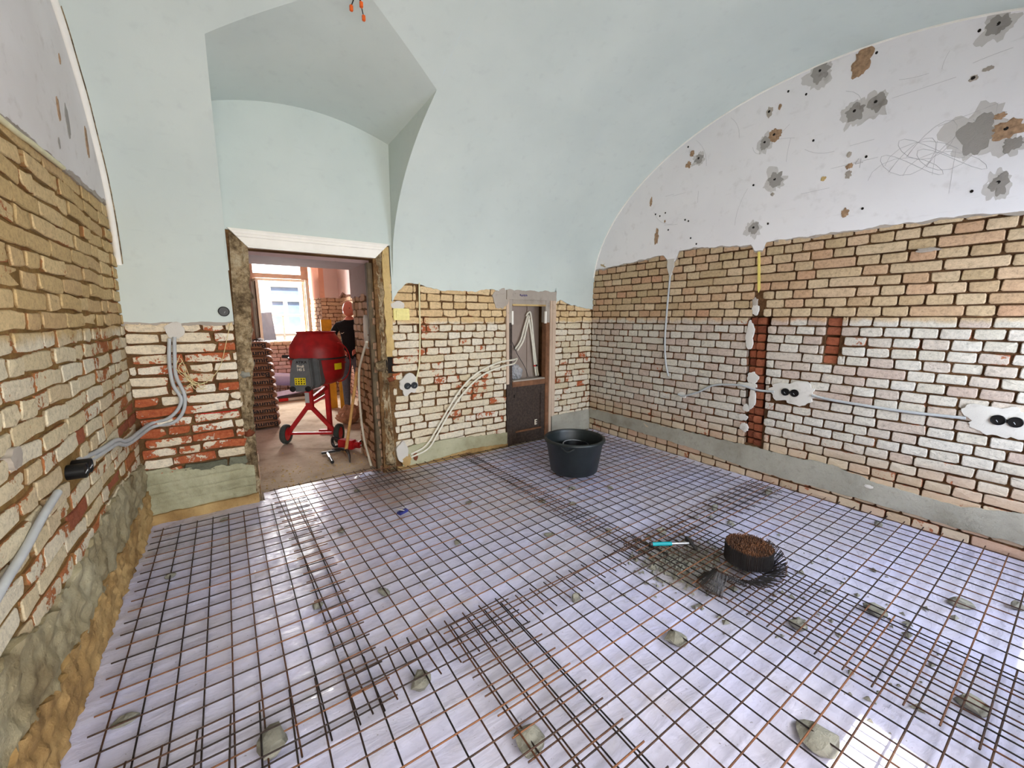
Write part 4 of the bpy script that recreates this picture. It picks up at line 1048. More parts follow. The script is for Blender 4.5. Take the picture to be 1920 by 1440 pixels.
# ---- conduits, cables and sockets
def conduit(name, label, fr, uz, r, mat, d=.02, cat='conduit', group=None, n=7, seg=9, ends=None):
    m_ = MB(); pts = [fr(p[0], p[1], p[2] if len(p) > 2 else d) for p in uz]; m_.tube(catmull(pts, n) if len(pts) > 2 else pts, r, seg)
    o = m_.build(name, mat, None, True); tag(o, label, cat, group); return o
c1 = [(-.382, 1.43), (-.401, 1.248), (-.397, 1.084), (-.362, .976), (-.385, .895), (-.456, .825), (-.56, .80, .03)]
c2 = [(-.352, 1.44), (-.372, 1.205), (-.368, 1.123), (-.338, .995), (-.358, .871), (-.427, .79), (-.55, .775, .03)]
for k, (cc, tail) in enumerate(((c1, [(3.50, .80), (3.27, .86), (3.07, .872), (2.90, .885), (2.66, .92)]), (c2, [(3.50, .775), (3.27, .835), (3.07, .85), (2.90, .862), (2.66, .895)]))):
    pts = [FB(p[0], p[1], p[2] if len(p) > 2 else .022) for p in cc] + [FL(u, z, .03 - .012 * i) for i, (u, z) in enumerate(tail)]
    m_ = MB(); m_.tube(catmull(pts, 7), .0125, 10)
    tag(m_.build('conduit', GREYCOND, None, True), ['left one of two grey corrugated conduits bending round the brick corner', 'right one of two grey corrugated conduits bending round the brick corner'][k], 'conduit', 'grey conduits at the left corner')
conduit('conduit', 'short grey conduit running low on the left brick wall below the sockets', FL, [(2.27, .90), (2.10, .87), (1.92, .825), (1.75, .795), (1.5, .73)], .0135, GREYCOND, .022)
conduit('cable', 'two cream cables under the plaster edge of the left wall', FL, [(1.6, 2.285), (2.4, 2.285), (2.6, 2.295), (2.88, 2.305), (3.0, 2.31)], .011, CREAMCOND, .012, 'cable')
conduit('cable', 'cream flat cable hanging vertically above the round sockets', FB, [(1.618, 1.93), (1.612, 1.7), (1.608, 1.45), (1.588, 1.12), (1.556, .98), (1.54, .92)], .0085, CREAMCOND, .008, 'cable')
wl_ = [(2.93, 1.077, -.10), (2.80, 1.075, .0), (2.55, 1.056, .03), (2.255, .953, .04), (2.045, .788, .04), (1.873, .566, .04), (1.739, .375, .04), (1.609, .218, .035), (1.45, .155, .02)]
conduit('conduit', 'upper of two white conduits curving from the small door down to the floor', FB, wl_, .0105, WHITECOND, group='white conduits from the small door')
conduit('conduit', 'lower of two white conduits curving from the small door down to the floor', FB, [(2.93, 1.065, -.10), (2.80, 1.025, .0), (2.609, 1.006, .03), (2.326, .925, .04), (2.085, .75, .04), (1.892, .53, .04), (1.757, .335, .04), (1.639, .185, .035), (1.45, .12, .02)], .0105, WHITECOND, group='white conduits from the small door')
conduit('conduit', 'long white conduit arching down the right doorway reveal to the floor', FV, [(4.13, 1.345), (4.18, 1.315), (4.32, 1.203), (4.52, .985), (4.565, .622), (4.486, .274), (4.33, .10), (4.25, .012)], .0125, WHITECOND, .045)
conduit('conduit', 'grey conduit dropping from the white plaster run on the right wall', FR, [(2.838, 2.05), (2.852, 1.676), (2.854, 1.311), (2.825, 1.065), (2.78, .914)], .0105, GREYCOND, .014)
conduit('conduit', 'grey conduit looping to the left socket pair on the right wall', FR, [(2.64, .722), (2.57, .715), (2.405, .782), (2.235, .882), (1.99, .918), (1.90, .91), (1.79, .893), (1.66, .900)], .0105, GREYCOND, .016)
conduit('conduit', 'straight grey conduit between the two socket pairs of the right wall', FR, [(1.36, .912), (1.217, .896), (1.05, .890), (.751, .884), (.45, .897)], .0105, GREYCOND, .014)
tm = MB(); tm.prism([(1.905, 2.19), (1.925, 2.19), (1.895, 1.85), (1.885, 1.815), (1.872, 1.85)], FR, .012, .004); tag(tm.build('measuring_strip', TAPEY), 'narrow pointed yellow strip set vertically in the right brick wall', 'strip')
conduit('string', 'red string stretched across the low brick left of the doorway', FB, [(-.255, .832), (-.13, .827), (-.015, .832)], .0035, REDLINE, .012, 'string', n=3, seg=5)
ws = thing('loose_wires', 'tangle of thin cream wires hanging beside the grey conduits', 'wires', FB(-.30, 1.1, .02))
o_ = FB(-.30, 1.1, .02)
for k in range(6):
    g = random.Random(k); q = [FB(-.345 + g.gauss(0, .01), 1.30 - .02 * k, .02), FB(-.335 + g.gauss(0, .02), 1.2, .03 + .01 * k), FB(-.29 + g.gauss(0, .02), 1.11, .035), FB(-.25 + g.gauss(0, .03), 1.06 + g.gauss(0, .02), .03), FB(-.20 + g.gauss(0, .03), 1.05 + g.gauss(0, .02), .025)]
    m_ = MB(); m_.tube([p - o_ for p in catmull(q, 5)], .0025, 5); m_.build('wire', WIREC, ws, True)
m_ = MB(); m_.tube([p - o_ for p in catmull([FB(.004, 1.54, .02), FB(-.04, 1.38, .03), FB(-.10, 1.19, .03), FB(-.2, 1.08, .03), FB(-.3, 1.07, .025)], 6)], .0025, 5); m_.build('wire', WIREC, ws, True)

def socket(label, fr, u, z, depth=.012, tilt=0, r=.034, pair=True, group=None, vertical=False):
    t = thing('socket_box', label, 'socket box', fr(u, z, 0), 0, group)
    R = Matrix((fr.u, fr.up, fr.n)).transposed()
    for q in ((-.037, .037) if pair else (0,)):
        c_ = (fr.u * q) if not vertical else (fr.up * q)
        m_ = MB(); m_.lathe([(r * .9, -.014), (r, -.012), (r, depth + .006), (r * .93, depth + .007), (r * .89, depth + .005), (r * .86, depth + .0015), (0, depth + .001)], 26, c_, R); cup = m_.build('cup', BLACKB, t, True)
        m_ = MB(); m_.tube([c_ - fr.up * .014 + fr.n * (depth + .001), c_ + fr.n * (depth + .008) + fr.u * .008], .0018, 5); m_.build('wire_stub', GREYCOND, cup)
    if pair:
        m_ = MB(); m_.box(fr.n * (depth - .004), (.014 if abs(fr.u.x) > .5 else .012, .014 if abs(fr.u.y) > .5 else .012, .022)); m_.build('bridge', BLACKB, t)
    return t
socket('pair of black flush socket boxes in white plaster, mid right wall', FR, 1.529, .912, .016)
socket('pair of black flush socket boxes in white plaster at the right edge', FR, .27, .915, .016)
socket('pair of black flush socket boxes low between doorway and small door', FB, 1.482, .888, .018)
socket('pair of black socket boxes standing proud of the left brick wall', FL, 2.56, .905, .045)
t = socket('single round grey junction box in the mint plaster left of the doorway', FB, -.03, 1.631, .014, r=.038, pair=False)
yb = thing('junction_box', 'square cream yellow junction box cover beside the right doorway jamb', 'junction box', FB(1.415, 1.615, .012))
R_ = Matrix((FB.u, -FB.n, FB.up)).transposed()
m_ = MB(); m_.box((0, 0, 0), (.165, .03, .115), R_); bx_ = m_.build('cover', YPLAST, yb, bevel=.006)
m_ = MB(); m_.box(FB.n * .017, (.12, .006, .075), R_); m_.build('lid', YPLAST, yb, bevel=.003)
cw = thing('ceiling_wires', 'bare ceiling lamp wires with orange connectors at the vault tip above the doorway', 'wires', (.783, 2.70, 3.40))
for k, (dx, dy) in enumerate(((-.02, 0), (.02, .02), (.0, -.03))):
    m_ = MB(); m_.tube(catmull([(0, 0, .05), (dx, dy, .0), (dx * 2, dy * 2, -.05)], 5), .003, 6); w_ = m_.build('wire', INK, cw, True)
    m_ = MB(); m_.box((dx * 2, dy * 2, -.06), (.018, .018, .03)); m_.build('connector', ORANGEC, w_, bevel=.003)

# ---- the small old door in the back wall
door = thing('door_1', None, None); door['kind'] = 'structure'
def dbox(name, u0, u1, z0, z1, d0, d1, mat, bevel=.004, parent=None):
    m_ = MB(); m_.prism([(u0, z0), (u1, z0), (u1, z1), (u0, z1)], FB, d1, d0); return m_.build(name, mat, parent or door, bevel=bevel)
dbox('casing', 2.695, 2.735, .78, 1.80, .012, -.03, JAMB_P); dbox('casing', 2.70, 2.735, -.01, .78, .008, -.03, DWOOD); dbox('casing', 3.375, 3.415, -.01, 1.80, .012, -.03, JAMB_P)
dbox('frame_post', 2.735, 2.785, 1.52, 1.80, .004, -.08, P_GREY); dbox('frame_post', 3.305, 3.375, 1.52, 1.80, .004, -.08, P_GREY)
dbox('frame_post', 2.735, 2.785, 0, 1.52, .002, -.08, DWOOD); dbox('frame_post', 3.315, 3.375, 0, 1.52, .002, -.08, BWOOD)
dbox('frame_head', 2.785, 3.305, 1.735, 1.80, .004, -.08, P_GREY); dbox('head_bead', 2.785, 3.305, 1.722, 1.742, .010, -.05, JAMB_T, .003)
slab('frame_cornice', FB, arange(2.69, 3.46, .012), lambda u: 1.795, lambda u: 1.905, .028, P_GREY, door, 5, .012, -.02, fsc=22, rag_t=.035, seed=44)
slab('side_plaster', FB, arange(3.415, 3.47, .01), lambda u: .28, lambda u: 1.80, .014, JAMB_P, door, 30, .010, -.02, fsc=14, seed=45)
lf = dbox('leaf_panel', 2.785, 3.315, 0.0, .74, -.02, -.05, DWOOD)
for (u0, u1, z0, z1) in ((2.785, 2.86, 0, .74), (3.245, 3.315, 0, .74), (2.86, 3.245, .62, .74), (2.86, 3.245, 0, .14)): dbox('leaf_stile', u0, u1, z0, z1, -.006, -.045, DWOOD, .004, lf)
dbox('leaf_ledge', 2.84, 3.26, .145, .165, .002, -.03, BWOOD, .004, lf)
dbox('middle_rail', 2.785, 3.315, .735, .80, .006, -.06, BWOOD); dbox('rail_ledge', 2.80, 3.31, .80, .815, .0, -.08, P_GREY, .003)
dbox('hinge_plate', 2.775, 2.80, 1.50, 1.66, .008, -.02, WHITEPAINT, .002); dbox('hinge_plate', 3.295, 3.32, 1.51, 1.66, .008, -.02, WHITEPAINT, .002)
dbox('niche_panel', 2.86, 3.40, .74, 1.745, -.245, -.262, GREYPL); dbox('niche_strip', 3.19, 3.235, .78, 1.74, -.23, -.25, GREYPL, .003)
slab('broken_edge', FB, arange(2.785, 2.87, .01), lambda u: .80, lambda u: 1.74, -.16, BR_RED, door, 26, .05, -.262, fsc=13, seed=46)
dbox('keyhole', 2.812, 2.828, .60, .64, -.003, -.02, HOLE, .001)
mk = MB(); mk.box(FB(3.165, .155, -.018), (.012, .004, .07)); mk.box(FB(3.18, .185, -.018), (.035, .004, .009)); mk.box(FB(3.18, .155, -.018), (.03, .004, .009)); mk.box(FB(3.18, .128, -.018), (.035, .004, .009)); mk.v = [(x, y, z + .08) for x, y, z in mk.v]; mk.build('white_mark', LETW, door)
sb = MB(); sb.tube([FB(2.87 + .0045 * i, 1.845 + .012 * math.sin(i * 1.9) + .003 * math.sin(i * .7), .036 + .003 * math.sin(i)) for i in range(26)], .0035, 5); sb.build('scribble', BLUEINK, door)
def npipe(label, pts, r=.0125):
    t_ = MB(); t_.tube(catmull([FB(*p) for p in pts], 7), r, 9); return tag(t_.build('heating_pipe', WHITECOND, None, True), label, 'pipe', 'pipes in the small door niche')
npipe('left descending white pipe inside the small door niche', [(3.17, 1.60, -.20), (3.12, 1.46, -.20), (3.05, 1.29, -.19), (2.96, 1.18, -.19)])
npipe('second left descending white pipe, just right of its twin in the niche', [(3.185, 1.595, -.18), (3.14, 1.45, -.18), (3.08, 1.29, -.17), (2.985, 1.165, -.17)])
rp = npipe('left upright white pipe with red clips inside the niche', [(3.185, 1.615, -.20), (3.20, 1.55, -.20), (3.25, 1.28, -.20), (3.29, 1.0, -.2), (3.315, .815, -.19)])
rp2 = npipe('right upright white pipe with a bent top inside the niche', [(3.16, 1.60, -.215), (3.19, 1.645, -.21), (3.225, 1.62, -.20), (3.275, 1.28, -.20), (3.32, 1.0, -.2), (3.35, .815, -.19)])
npipe('thin upright white pipe at the left edge of the niche', [(2.86, 1.27, -.12), (2.855, 1.17, -.12), (2.852, .95, -.12), (2.85, .815, -.12)], .009)
for z in (1.575, .95):
    u = interp([(.815, 3.315), (1.0, 3.29), (1.28, 3.25), (1.62, 3.185)], z); m_ = MB(); m_.tube([FB(u, z - .01, -.2), FB(u, z + .01, -.2)], .0165, 9); m_.build('clip', REDLINE, rp, True)
m_ = MB(); u = 3.335; m_.tube([FB(3.327, .94, -.2), FB(3.324, .965, -.2)], .0165, 9); m_.build('clip', BLACKP, rp2, True)
bm = bmesh.new(); bmesh.ops.create_icosphere(bm, subdivisions=4, radius=.5)
for v in bm.verts:
    p = v.co.copy(); q = 1 + .5 * fract(p.x * 5, p.y * 5, p.z * 5, 4); v.co = FB(2.94 + p.x * .19 * q - .05 * p.z, .90 + p.z * .20 * q, -.15 + p.y * .12 * q)
me = bpy.data.meshes.new('plastic_bag'); bm.to_mesh(me); bm.free(); me.materials.append(POLY); o = link('plastic_bag', me)
tag(o, 'crumpled clear plastic bag lying on the ledge of the small door niche', 'bag')
conduit('cable', 'thin dark cable sagging diagonally across the small door niche', FB, [(2.83, 1.33, -.1), (2.95, 1.13, -.12), (3.08, .95, -.13), (3.14, .82, -.14)], .004, BLACKP, -.1, 'cable', n=4, seg=5)

# ================================================================== things in the next room
def text_obj(name, body, size, M, mat, parent, extrude=.0006, bold=True):
    cu = bpy.data.curves.new(name, 'FONT'); cu.body = body; cu.size = size; cu.align_x = 'CENTER'; cu.align_y = 'CENTER'; cu.extrude = extrude; cu.offset = .0012 * size / .05 if bold else 0
    tmp = bpy.data.objects.new(name, cu); COL.objects.link(tmp)
    dg = bpy.context.evaluated_depsgraph_get(); me = bpy.data.meshes.new_from_object(tmp.evaluated_get(dg)); bpy.data.objects.remove(tmp)
    me.materials.clear(); me.materials.append(mat); me.name = name
    o = link(name, me, parent); o.matrix_basis = M; return o

# cement mixer
mx = thing('cement_mixer', 'red cement mixer with grey motor box on a wheeled frame in the next room', 'cement mixer', (.74, 5.57, -.01), math.atan2(-.52, .855))
m_ = MB(); m_.bar((-.012, 0, .50), (-.31, .0, .12), .05, .04, (0, 1, 0)); m_.bar((-.005, 0, .50), (.31, .0, .12), .05, .04, (0, 1, 0)); m_.bar((-.33, 0, .13), (.33, 0, .13), .03); m_.bar((0, 0, .44), (0, 0, .74), .085, .06, (0, 1, 0))
m_.bar((0, .02, .56), (.05, .45, .66), .045, .05); fr_ = m_.build('front_frame', REDF, mx, bevel=.006)
m_ = MB(); m_.box((-.012, -.034, .60), (.05, .006, .13)); m_.build('rating_plate', GREYCOND, fr_)
m_ = MB(); m_.bar((.05, .45, .02), (.05, .45, .98), .06, .06, (0, 1, 0)); m_.bar((-.10, .45, .03), (.20, .45, .03), .05, .05); m_.bar((-.20, .30, .40), (.05, .45, .55), .035, .035); m_.build('rear_leg', REDF, mx, bevel=.006)
for x in (-.325, .335):
    m_ = MB(); R = Matrix.Rotation(math.pi / 2, 3, 'Y'); m_.lathe([(.085, -.028), (.112, -.032), (.124, -.018), (.126, 0), (.124, .018), (.112, .032), (.085, .028)], 30, (x, 0, .126), R, True); wl_o = m_.build('wheel', RUBBER, mx, True)
    m_ = MB(); m_.lathe([(0, -.02), (.03, -.03), (.086, -.018), (.086, .018), (.03, .03), (0, .02)], 24, (x, 0, .126), R); m_.build('hub', REDF, wl_o, True)
m_ = MB(); m_.lathe([(.0, .73), (.17, .735), (.25, .765), (.295, .82), (.32, .92), (.332, 1.06), (.338, 1.075)], 48, (.03, .28, 0)); m_.build('drum_bowl', REDP, mx, True)
m_ = MB(); m_.lathe([(.336, 1.085), (.333, 1.10), (.328, 1.15), (.326, 1.20), (.312, 1.255), (.225, 1.395), (.232, 1.402), (.240, 1.408), (.234, 1.414), (.218, 1.405), (.30, 1.25), (.318, 1.1)], 48, (.03, .28, 0), None, True); m_.build('drum_cone', REDP, mx, True)
m_ = MB(); m_.lathe([(.332, 1.068), (.350, 1.072), (.352, 1.082), (.346, 1.092), (.332, 1.09)], 48, (.03, .28, 0), None, True); m_.build('gear_ring', GUNM, mx, True)
m_ = MB(); m_.tube([(-.42, .28, 1.09), (-.30, .28, 1.09)], .022, 10); m_.bar((.0, .02, .70), (-.02, -.06, 1.0), .05, .05); m_.build('yoke', BLACKP, mx)
m_ = MB(); m_.tube([V3((.315 + .12 * math.cos(t), .20 + .10 * math.cos(t), 1.02 + .25 * math.sin(t))) for t in [-.5 * math.pi + 1.15 * math.pi * (i / 24 - .04) for i in range(25)]], .008, 8); m_.bar((.34, .25, 1.02), (.405, .2, 1.02), .02, .012); m_.build('tipping_wheel', REDF, mx, True)
m_ = MB(); px_ = lambda u, z, d: V3((u, -d, z))
m_.prism([(-.085, 1.10), (.115, 1.10), (.125, .98), (.135, .78), (.08, .705), (-.09, .70), (-.145, .77), (-.13, .93)], px_, .18, -.02); m_.prism([(.10, 1.10), (.185, 1.09), (.20, .78), (.12, .72)], px_, .10, -.05)
mo = m_.build('motor_box', GREYP, mx, bevel=.014)
for x in (-.105, .075):
    m_ = MB(); m_.lathe([(.034, 0), (.036, .012), (.028, .014), (.026, .004), (0, .003)], 20, (x, -.178, .738), Matrix.Rotation(math.pi / 2, 3, 'X')); m_.build('vent', BLACKP, mo, True)
Mx = lambda x, z, y=-.1815: Matrix.Translation((x, y, z)) @ Matrix.Rotation(math.pi / 2, 4, 'X')
text_obj('lettering', 'ATIKA', .044, Mx(.018, 1.062), INK, mo); text_obj('lettering', 'Profi', .044, Mx(.005, 1.012), INKW, mo); text_obj('lettering', '145 S', .042, Mx(.005, .972), INKW, mo)
m_ = MB(); m_.box((-.012, -.181, .83), (.128, .003, .088)); st_ = m_.build('warning_sticker', YELLOW, mo)
m_ = MB(); g = random.Random(8)
for i in range(4):
    for j in range(3):
        c_ = V3((-.058 + i * .031, -.1835, .803 + j * .027)); k = g.randrange(3)
        if k == 0: m_.lathe([(0, 0), (.009, 0), (.009, .001), (0, .001)], 12, c_, Matrix.Rotation(math.pi / 2, 3, 'X'))
        elif k == 1: m_.add([c_ + V3(v) for v in ((-.010, 0, -.008), (.010, 0, -.008), (0, 0, .010))], [(0, 1, 2)])
        else: m_.box(c_, (.018, .001, .006)); m_.box(c_ + V3((.002, 0, .009)), (.006, .001, .006))
m_.build('pictograms', INK, st_)
m_ = MB(); ang = math.radians(-62); c_ = V3((.03, .28, .98)); q = []
for i in range(9):
    t = ang + .36 * (i / 8 - .2) + .55
    for zz in (-.045, .035): q.append(c_ + V3((.334 * math.cos(t), .334 * math.sin(t), zz)))
m_.add(q, [(2 * i, 2 * i + 2, 2 * i + 3, 2 * i + 1) for i in range(8)]); dst = m_.build('drum_sticker', YELLOW, mx, True)

# stack of cement bags
up_ = 'UNNNUNNNNNUU'; zt_ = 1.255; th = .1035
def bag_mesh():
    bm = bmesh.new(); bmesh.ops.create_cube(bm, size=2); bmesh.ops.subdivide_edges(bm, edges=bm.edges, cuts=5, use_grid_fill=True)
    for v in bm.verts:
        x, y, z = v.co; k = max(abs(x) ** 6, abs(y) ** 6); q = 1 - .16 * k
        rr = (1 - .10 * abs(z) ** 3)
        v.co = (x * .29 * rr * (1 - .03 * abs(y) ** 4), y * .19 * rr, z * .0503 * q + .003 * nz(x * 2, y * 2, z))
    bmesh.ops.bevel(bm, geom=[e for e in bm.edges if e.calc_face_angle(0) > .7], offset=.012, segments=2, affect='EDGES')
    me = bpy.data.meshes.new('bag'); bm.to_mesh(me); bm.free(); me.materials.append(PAPER); me.polygons.foreach_set('use_smooth', [True] * len(me.polygons)); return me
BAGM = bag_mesh(); bgr = random.Random(6)
ords = ['topmost', 'second', 'third', 'fourth', 'fifth', 'sixth', 'seventh', 'eighth', 'ninth', 'tenth', 'eleventh', 'lowest']
for k in range(12):
    xs_ = [.456, .471, .470, .471, .475, .480, .485, .483, .482, .487, .488, .490][k]
    t = thing('cement_bag', '%s brown paper cement bag %sin the stack behind the left doorway jamb' % (ords[k], 'from the top ' if 0 < k < 11 else ''), 'bag', (xs_ - .29 + bgr.gauss(0, .004), 6.84, zt_ - k * th - .055), bgr.gauss(0, .02), 'cement bags in the stack')
    o = link('sack', BAGM, t)
    u = up_[k] == 'U'
    M = Matrix.Translation((.078 + bgr.gauss(0, .010), -.1925, .0)) @ Matrix.Rotation(math.pi / 2, 4, 'X') @ Matrix.Diagonal((1.28, 1, 1, 1)) @ (Matrix.Rotation(math.pi, 4, 'Z') if u else Matrix.Identity(4))
    text_obj('lettering', 'Baumit', .090, M, INK, t)
m_ = MB()
for k in range(3): m_.tube(catmull([(.20 + .04 * k, 6.70, 1.252), (.25 + .03 * k, 6.72, 1.275 + .01 * k), (.33 + .03 * k, 6.70, 1.26)], 5), .006, 6)
tag(m_.build('strap', BLACKP, None, True), 'black strap ends lying on top of the cement bag stack', 'strap')

# ochre boards
m_ = MB(); m_.box((0, 0, .78), (.17, .045, 1.56), Matrix.Rotation(-.03, 3, 'X')); o = m_.build('formwork_board', OCHRE, None, bevel=.004); o.location = (1.37, 7.62, -.01)
tag(o, 'tall ochre yellow formwork board standing upright behind the mixer', 'board')
m_ = MB(); m_.box((0, 0, .36), (.08, .05, .72)); o = m_.build('formwork_board', OCHRE, None, bevel=.004); o.location = (1.50, 7.35, -.01)
tag(o, 'short ochre yellow formwork board standing beside the person\'s legs', 'board')
# lavender boards and the red level on the floor
m_ = MB(); m_.box((0, 0, 0), (1.05, .5, .07), Matrix.Rotation(.12, 3, 'Y') @ Matrix.Rotation(-.5, 3, 'X')); o = m_.build('insulation_board', LAV, None, bevel=.006); o.location = (.93, 9.02, .36); tag(o, 'upper lavender insulation board leaning below the far window', 'board', 'lavender boards')
m_ = MB(); m_.box((0, 0, 0), (.95, .42, .09), Matrix.Rotation(-.12, 3, 'Y') @ Matrix.Rotation(-.25, 3, 'X')); o = m_.build('insulation_board', LAV, None, bevel=.006); o.location = (.95, 8.95, .13); tag(o, 'lower lavender insulation board lying on the lit floor', 'board', 'lavender boards')
lv = thing('spirit_level', 'red and white spirit level on the floor before the lavender boards', 'level', (.92, 8.72, .03), .08)
m_ = MB(); m_.box((0, 0, 0), (.66, .03, .05)); m_.build('rail', P_PATCH, lv, bevel=.004); m_ = MB(); m_.box((-.22, -.002, .0), (.18, .036, .056)); m_.build('vial_block', REDLINE, lv, bevel=.004)
# crumpled sack on the floor
sk = thing('crumpled_sack', 'crumpled brown paper sack lying at the person\'s feet', 'sack', (1.36, 6.35, -.01)); bm = bmesh.new(); bmesh.ops.create_icosphere(bm, subdivisions=4, radius=.5)
for v in bm.verts:
    p = v.co.copy(); q = 1 + .6 * fract(p.x * 4, p.y * 4, p.z * 4 + 3, 4); v.co = V3((p.x * .34 * q, p.y * .3 * q, (p.z + .46) * .26 * q))
me = bpy.data.meshes.new('sack'); bm.to_mesh(me); bm.free(); me.materials.append(plain('sack_paper', (176, 136, 104), .9, 0, .2, 18, .4)); link('sack', me, sk)

# tools in the doorway
pa = thing('pickaxe', 'pickaxe with a pale wooden handle leaning on the right doorway reveal', 'pickaxe', (.985, 4.86, .0))
m_ = MB(); A_ = V3((0, 0, .03)); B_ = V3((1.11 - .985, 4.62 - 4.86, .99)); m_.tube([A_.lerp(B_, t) for t in (0, .3, .6, .9, 1)], .017, 10, True, [.020, .017, .016, .018, .019]); m_.build('handle', WOODH, pa, True)
m_ = MB(); m_.tube(catmull([(-.10, .26, .0), (-.05, .13, .035), (0, 0, .05), (.0, -.15, .035), (-.03, -.32, .0)], 6), .016, 8, True, [.006 + .014 * math.sin(math.pi * i / 24) for i in range(25)]); m_.build('head', GUNM, pa, True)
ch = thing('claw_hammer', 'claw hammer with a bright steel shank lying on the doorway floor', 'hammer', (.795, 4.76, .012), math.atan2(5.0 - 4.53, .803 - .786))
m_ = MB(); m_.bar((.02, 0, 0), (.24, 0, 0), .022, .014); m_.build('shank', STEEL, ch, bevel=.003)
m_ = MB(); m_.tube([(-.14, 0, .0), (-.06, 0, .002), (.03, 0, .0)], .017, 9, True, [.019, .015, .016]); m_.build('grip', BLACKP, ch, True)
m_ = MB(); m_.bar((.25, .06, .0), (.25, -.09, 0), .03, .026); m_.bar((.25, -.08, 0), (.235, -.15, -.003), .022, .012); m_.build('head', GUNM, ch, bevel=.004)
dh = thing('demolition_hammer', 'red and black demolition hammer lying against the doorway reveal', 'power tool', (1.04, 5.02, .07), -.9)
m_ = MB(); m_.box((0, 0, 0), (.22, .10, .11)); m_.tube([(.10, 0, .0), (.19, 0, 0)], .04, 12); m_.build('body', REDF, dh, bevel=.015)
m_ = MB(); m_.tube(catmull([(-.11, 0, .04), (-.20, 0, .06), (-.22, 0, 0), (-.19, 0, -.05), (-.11, 0, -.03)], 5), .018, 8); m_.tube(catmull([(.12, .02, 0), (.13, .10, .02), (.13, .16, .02)], 4), .016, 8); m_.build('handle', BLACKP, dh, True)
m_ = MB(); m_.tube([(.19, 0, 0), (.38, 0, -.03)], .013, 8); m_.build('chisel', STEEL, dh, True)

# ---- the person behind the mixer
pe = thing('person', 'bald person in a black polo shirt and grey trousers standing behind the red mixer', 'person', (1.545, 6.70, -.01), math.radians(-25))
JN = [((0, 0, .98), .135), ((0, .0, 1.10), .138), ((0, -.005, 1.24), .15), ((0, -.005, 1.38), .16), ((0, .0, 1.48), .13), ((0, -.01, 1.55), .070), ((0, -.02, 1.62), .066),
      ((-.17, .0, 1.46), .072), ((-.235, .0, 1.40), .062), ((-.265, .03, 1.26), .050), ((-.27, .02, 1.14), .043), ((-.19, -.14, 1.09), .037), ((-.08, -.25, 1.08), .028),
      ((.17, .0, 1.46), .072), ((.235, .0, 1.40), .062), ((.27, .03, 1.26), .050), ((.28, .02, 1.14), .043), ((.25, -.15, 1.09), .037), ((.20, -.28, 1.10), .028),
      ((-.09, 0, .90), .098), ((-.105, -.01, .70), .082), ((-.11, -.01, .50), .062), ((-.115, .01, .30), .055), ((-.115, .02, .10), .042),
      ((.09, 0, .90), .098), ((.105, -.01, .70), .082), ((.11, -.01, .50), .062), ((.115, .01, .30), .055), ((.115, .02, .10), .042)]
ED = [(0, 1), (1, 2), (2, 3), (3, 4), (4, 5), (5, 6), (4, 7), (7, 8), (8, 9), (9, 10), (10, 11), (11, 12), (4, 13), (13, 14), (14, 15), (15, 16), (16, 17), (17, 18), (0, 19), (19, 20), (20, 21), (21, 22), (22, 23), (0, 24), (24, 25), (25, 26), (26, 27), (27, 28)]
def skinned(pts, edges, sub=2, root=0):
    me = bpy.data.meshes.new('skin'); me.from_pydata([p for p, r in pts], edges, []); o = link('skin', me)
    o.modifiers.new('s', 'SKIN'); sd = o.modifiers.new('u', 'SUBSURF'); sd.levels = sub; sd.render_levels = sub
    for i, (p, r) in enumerate(pts): me.skin_vertices[0].data[i].radius = (r, r)
    me.skin_vertices[0].data[root].use_root = True
    dg = bpy.context.evaluated_depsgraph_get(); r_ = bpy.data.meshes.new_from_object(o.evaluated_get(dg)); bpy.data.objects.remove(o); return r_
body = skinned(JN, ED)
bm = bmesh.new(); bm.from_mesh(body)
for v in bm.verts:       # flatten the trunk front to back
    if .85 < v.co.z < 1.52 and abs(v.co.x) < .2 and v.co.y > -.17: v.co.y *= .78
HR = rotz(math.radians(42)); hb_ = bmesh.ops.create_uvsphere(bm, u_segments=28, v_segments=20, radius=1.0)['verts']
for v in hb_:
    x, y, z = v.co; X = x * .078; Y = y * .098; Z = z * .118
    jw = math.exp(-((z + .62) / .30) ** 2); X *= 1 + .22 * jw; Y *= 1 + .30 * jw * (y < 0)
    if y < -.5: Y += -.006 * math.exp(-((z + .15) / .25) ** 2)                      # brow to mouth plane
    Y -= .022 * math.exp(-(x / .16) ** 2 - ((z + .12) / .16) ** 2) * (y < 0)         # nose
    Y -= .006 * math.exp(-(x / .35) ** 2 - ((z + .48) / .07) ** 2) * (y < 0)         # lips
    Y += .010 * math.exp(-((abs(x) - .4) / .16) ** 2 - ((z - .08) / .10) ** 2) * (y < 0)   # eye sockets
    v.co = HR @ V3((X, Y, Z)) + V3((0, -.025, 1.725))
for sx in (-1, 1):       # ears, hands with five fingers
    for v in bmesh.ops.create_uvsphere(bm, u_segments=10, v_segments=8, radius=1.0)['verts']:
        x, y, z = v.co; v.co = HR @ V3((sx * .078 + x * .010, .012 + y * .018, -.01 + z * .032)) + V3((0, -.025, 1.725))
bm.to_mesh(body); bm.free()
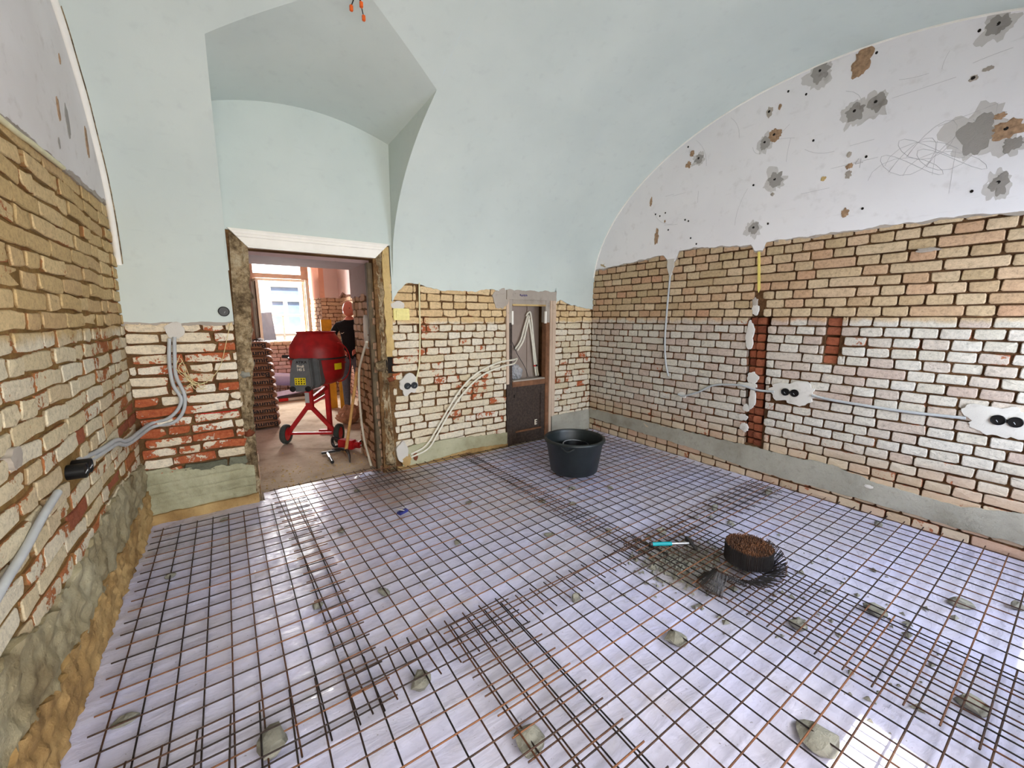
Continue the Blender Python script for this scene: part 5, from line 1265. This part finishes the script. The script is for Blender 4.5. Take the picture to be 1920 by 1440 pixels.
for hx, hy, hz, sg in ((-.08, -.25, 1.08, 1), (.20, -.28, 1.10, -1)):
    pts = [((hx, hy, hz), .024), ((hx + sg * .03, hy - .045, hz), .034), ((hx + sg * .05, hy - .085, hz), .034)]; ed = [(0, 1), (1, 2)]
    me2 = skinned(pts, ed, 1); bm = bmesh.new(); bm.from_mesh(body); bm.from_mesh(me2)
    for k in range(4):
        bx0 = V3((hx + sg * (.030 + .012), hy - .09, hz + .026 - .018 * k)); L = (.075, .085, .08, .062)[k]
        f_ = skinned([(tuple(bx0), .010), (tuple(bx0 + V3((sg * .02, -.5 * L, -.004))), .009), (tuple(bx0 + V3((sg * .045, -.8 * L, -.02))), .008), (tuple(bx0 + V3((sg * .06, -.78 * L, -.04))), .007)], [(0, 1), (1, 2), (2, 3)], 1); bm.from_mesh(f_)
    b0 = V3((hx + sg * .02, hy - .03, hz + .025)); f_ = skinned([(tuple(b0), .011), (tuple(b0 + V3((-sg * .01, -.03, .03))), .010), (tuple(b0 + V3((0, -.06, .04))), .008)], [(0, 1), (1, 2)], 1); bm.from_mesh(f_)
    bm.to_mesh(body); bm.free()
for mm in (SKIN, SHIRT, JEANS): body.materials.append(mm)
mi = []
for p in body.polygons:
    c_ = p.center; arm = abs(c_.x) > .195 or c_.y < -.16
    mi.append(2 if c_.z < .97 and not (arm and c_.z > .95 and abs(c_.x) > .2) else 1 if c_.z < 1.555 and not (arm and c_.z < 1.20) and c_.y > -.15 else 0)
body.polygons.foreach_set('material_index', mi); body.polygons.foreach_set('use_smooth', [True] * len(body.polygons)); link('body', body, pe)
for sx in (-1, 1):
    m_ = MB(); m_.tube(catmull([(sx * .115, .06, .05), (sx * .115, 0, .06), (sx * .12, -.10, .045), (sx * .125, -.19, .035)], 4), .05, 12, True, [.045, .052, .055, .055, .053, .050, .048, .046, .045, .044, .042, .036, .022])
    m_.v = [(x, y, max(0, z)) for x, y, z in m_.v]; m_.build('shoe', SHOE, pe, True)
    m_ = MB(); m_.lathe([(0, -.008), (.006, -.006), (.008, 0), (.006, .006), (0, .008)], 12, HR @ V3((sx * .031, -.082, .010)) + V3((0, -.025, 1.725))); m_.build('eye', INK, pe, True)
m_ = MB(); m_.tube([V3((.066 * math.cos(t), .062 * math.sin(t) - .012, 1.535 + .012 * math.sin(t))) for t in [2 * math.pi * i / 24 for i in range(25)]], .011, 8, False); m_.build('collar', SHIRT, pe, True)
m_ = MB(); m_.tube(catmull([(-.11, -.128, 1.36), (-.09, -.133, 1.352), (-.06, -.133, 1.372)], 4), .004, 6, True, [.002, .004, .005, .005, .004, .003, .003, .002, .001]); m_.build('chest_mark', LETW, pe)
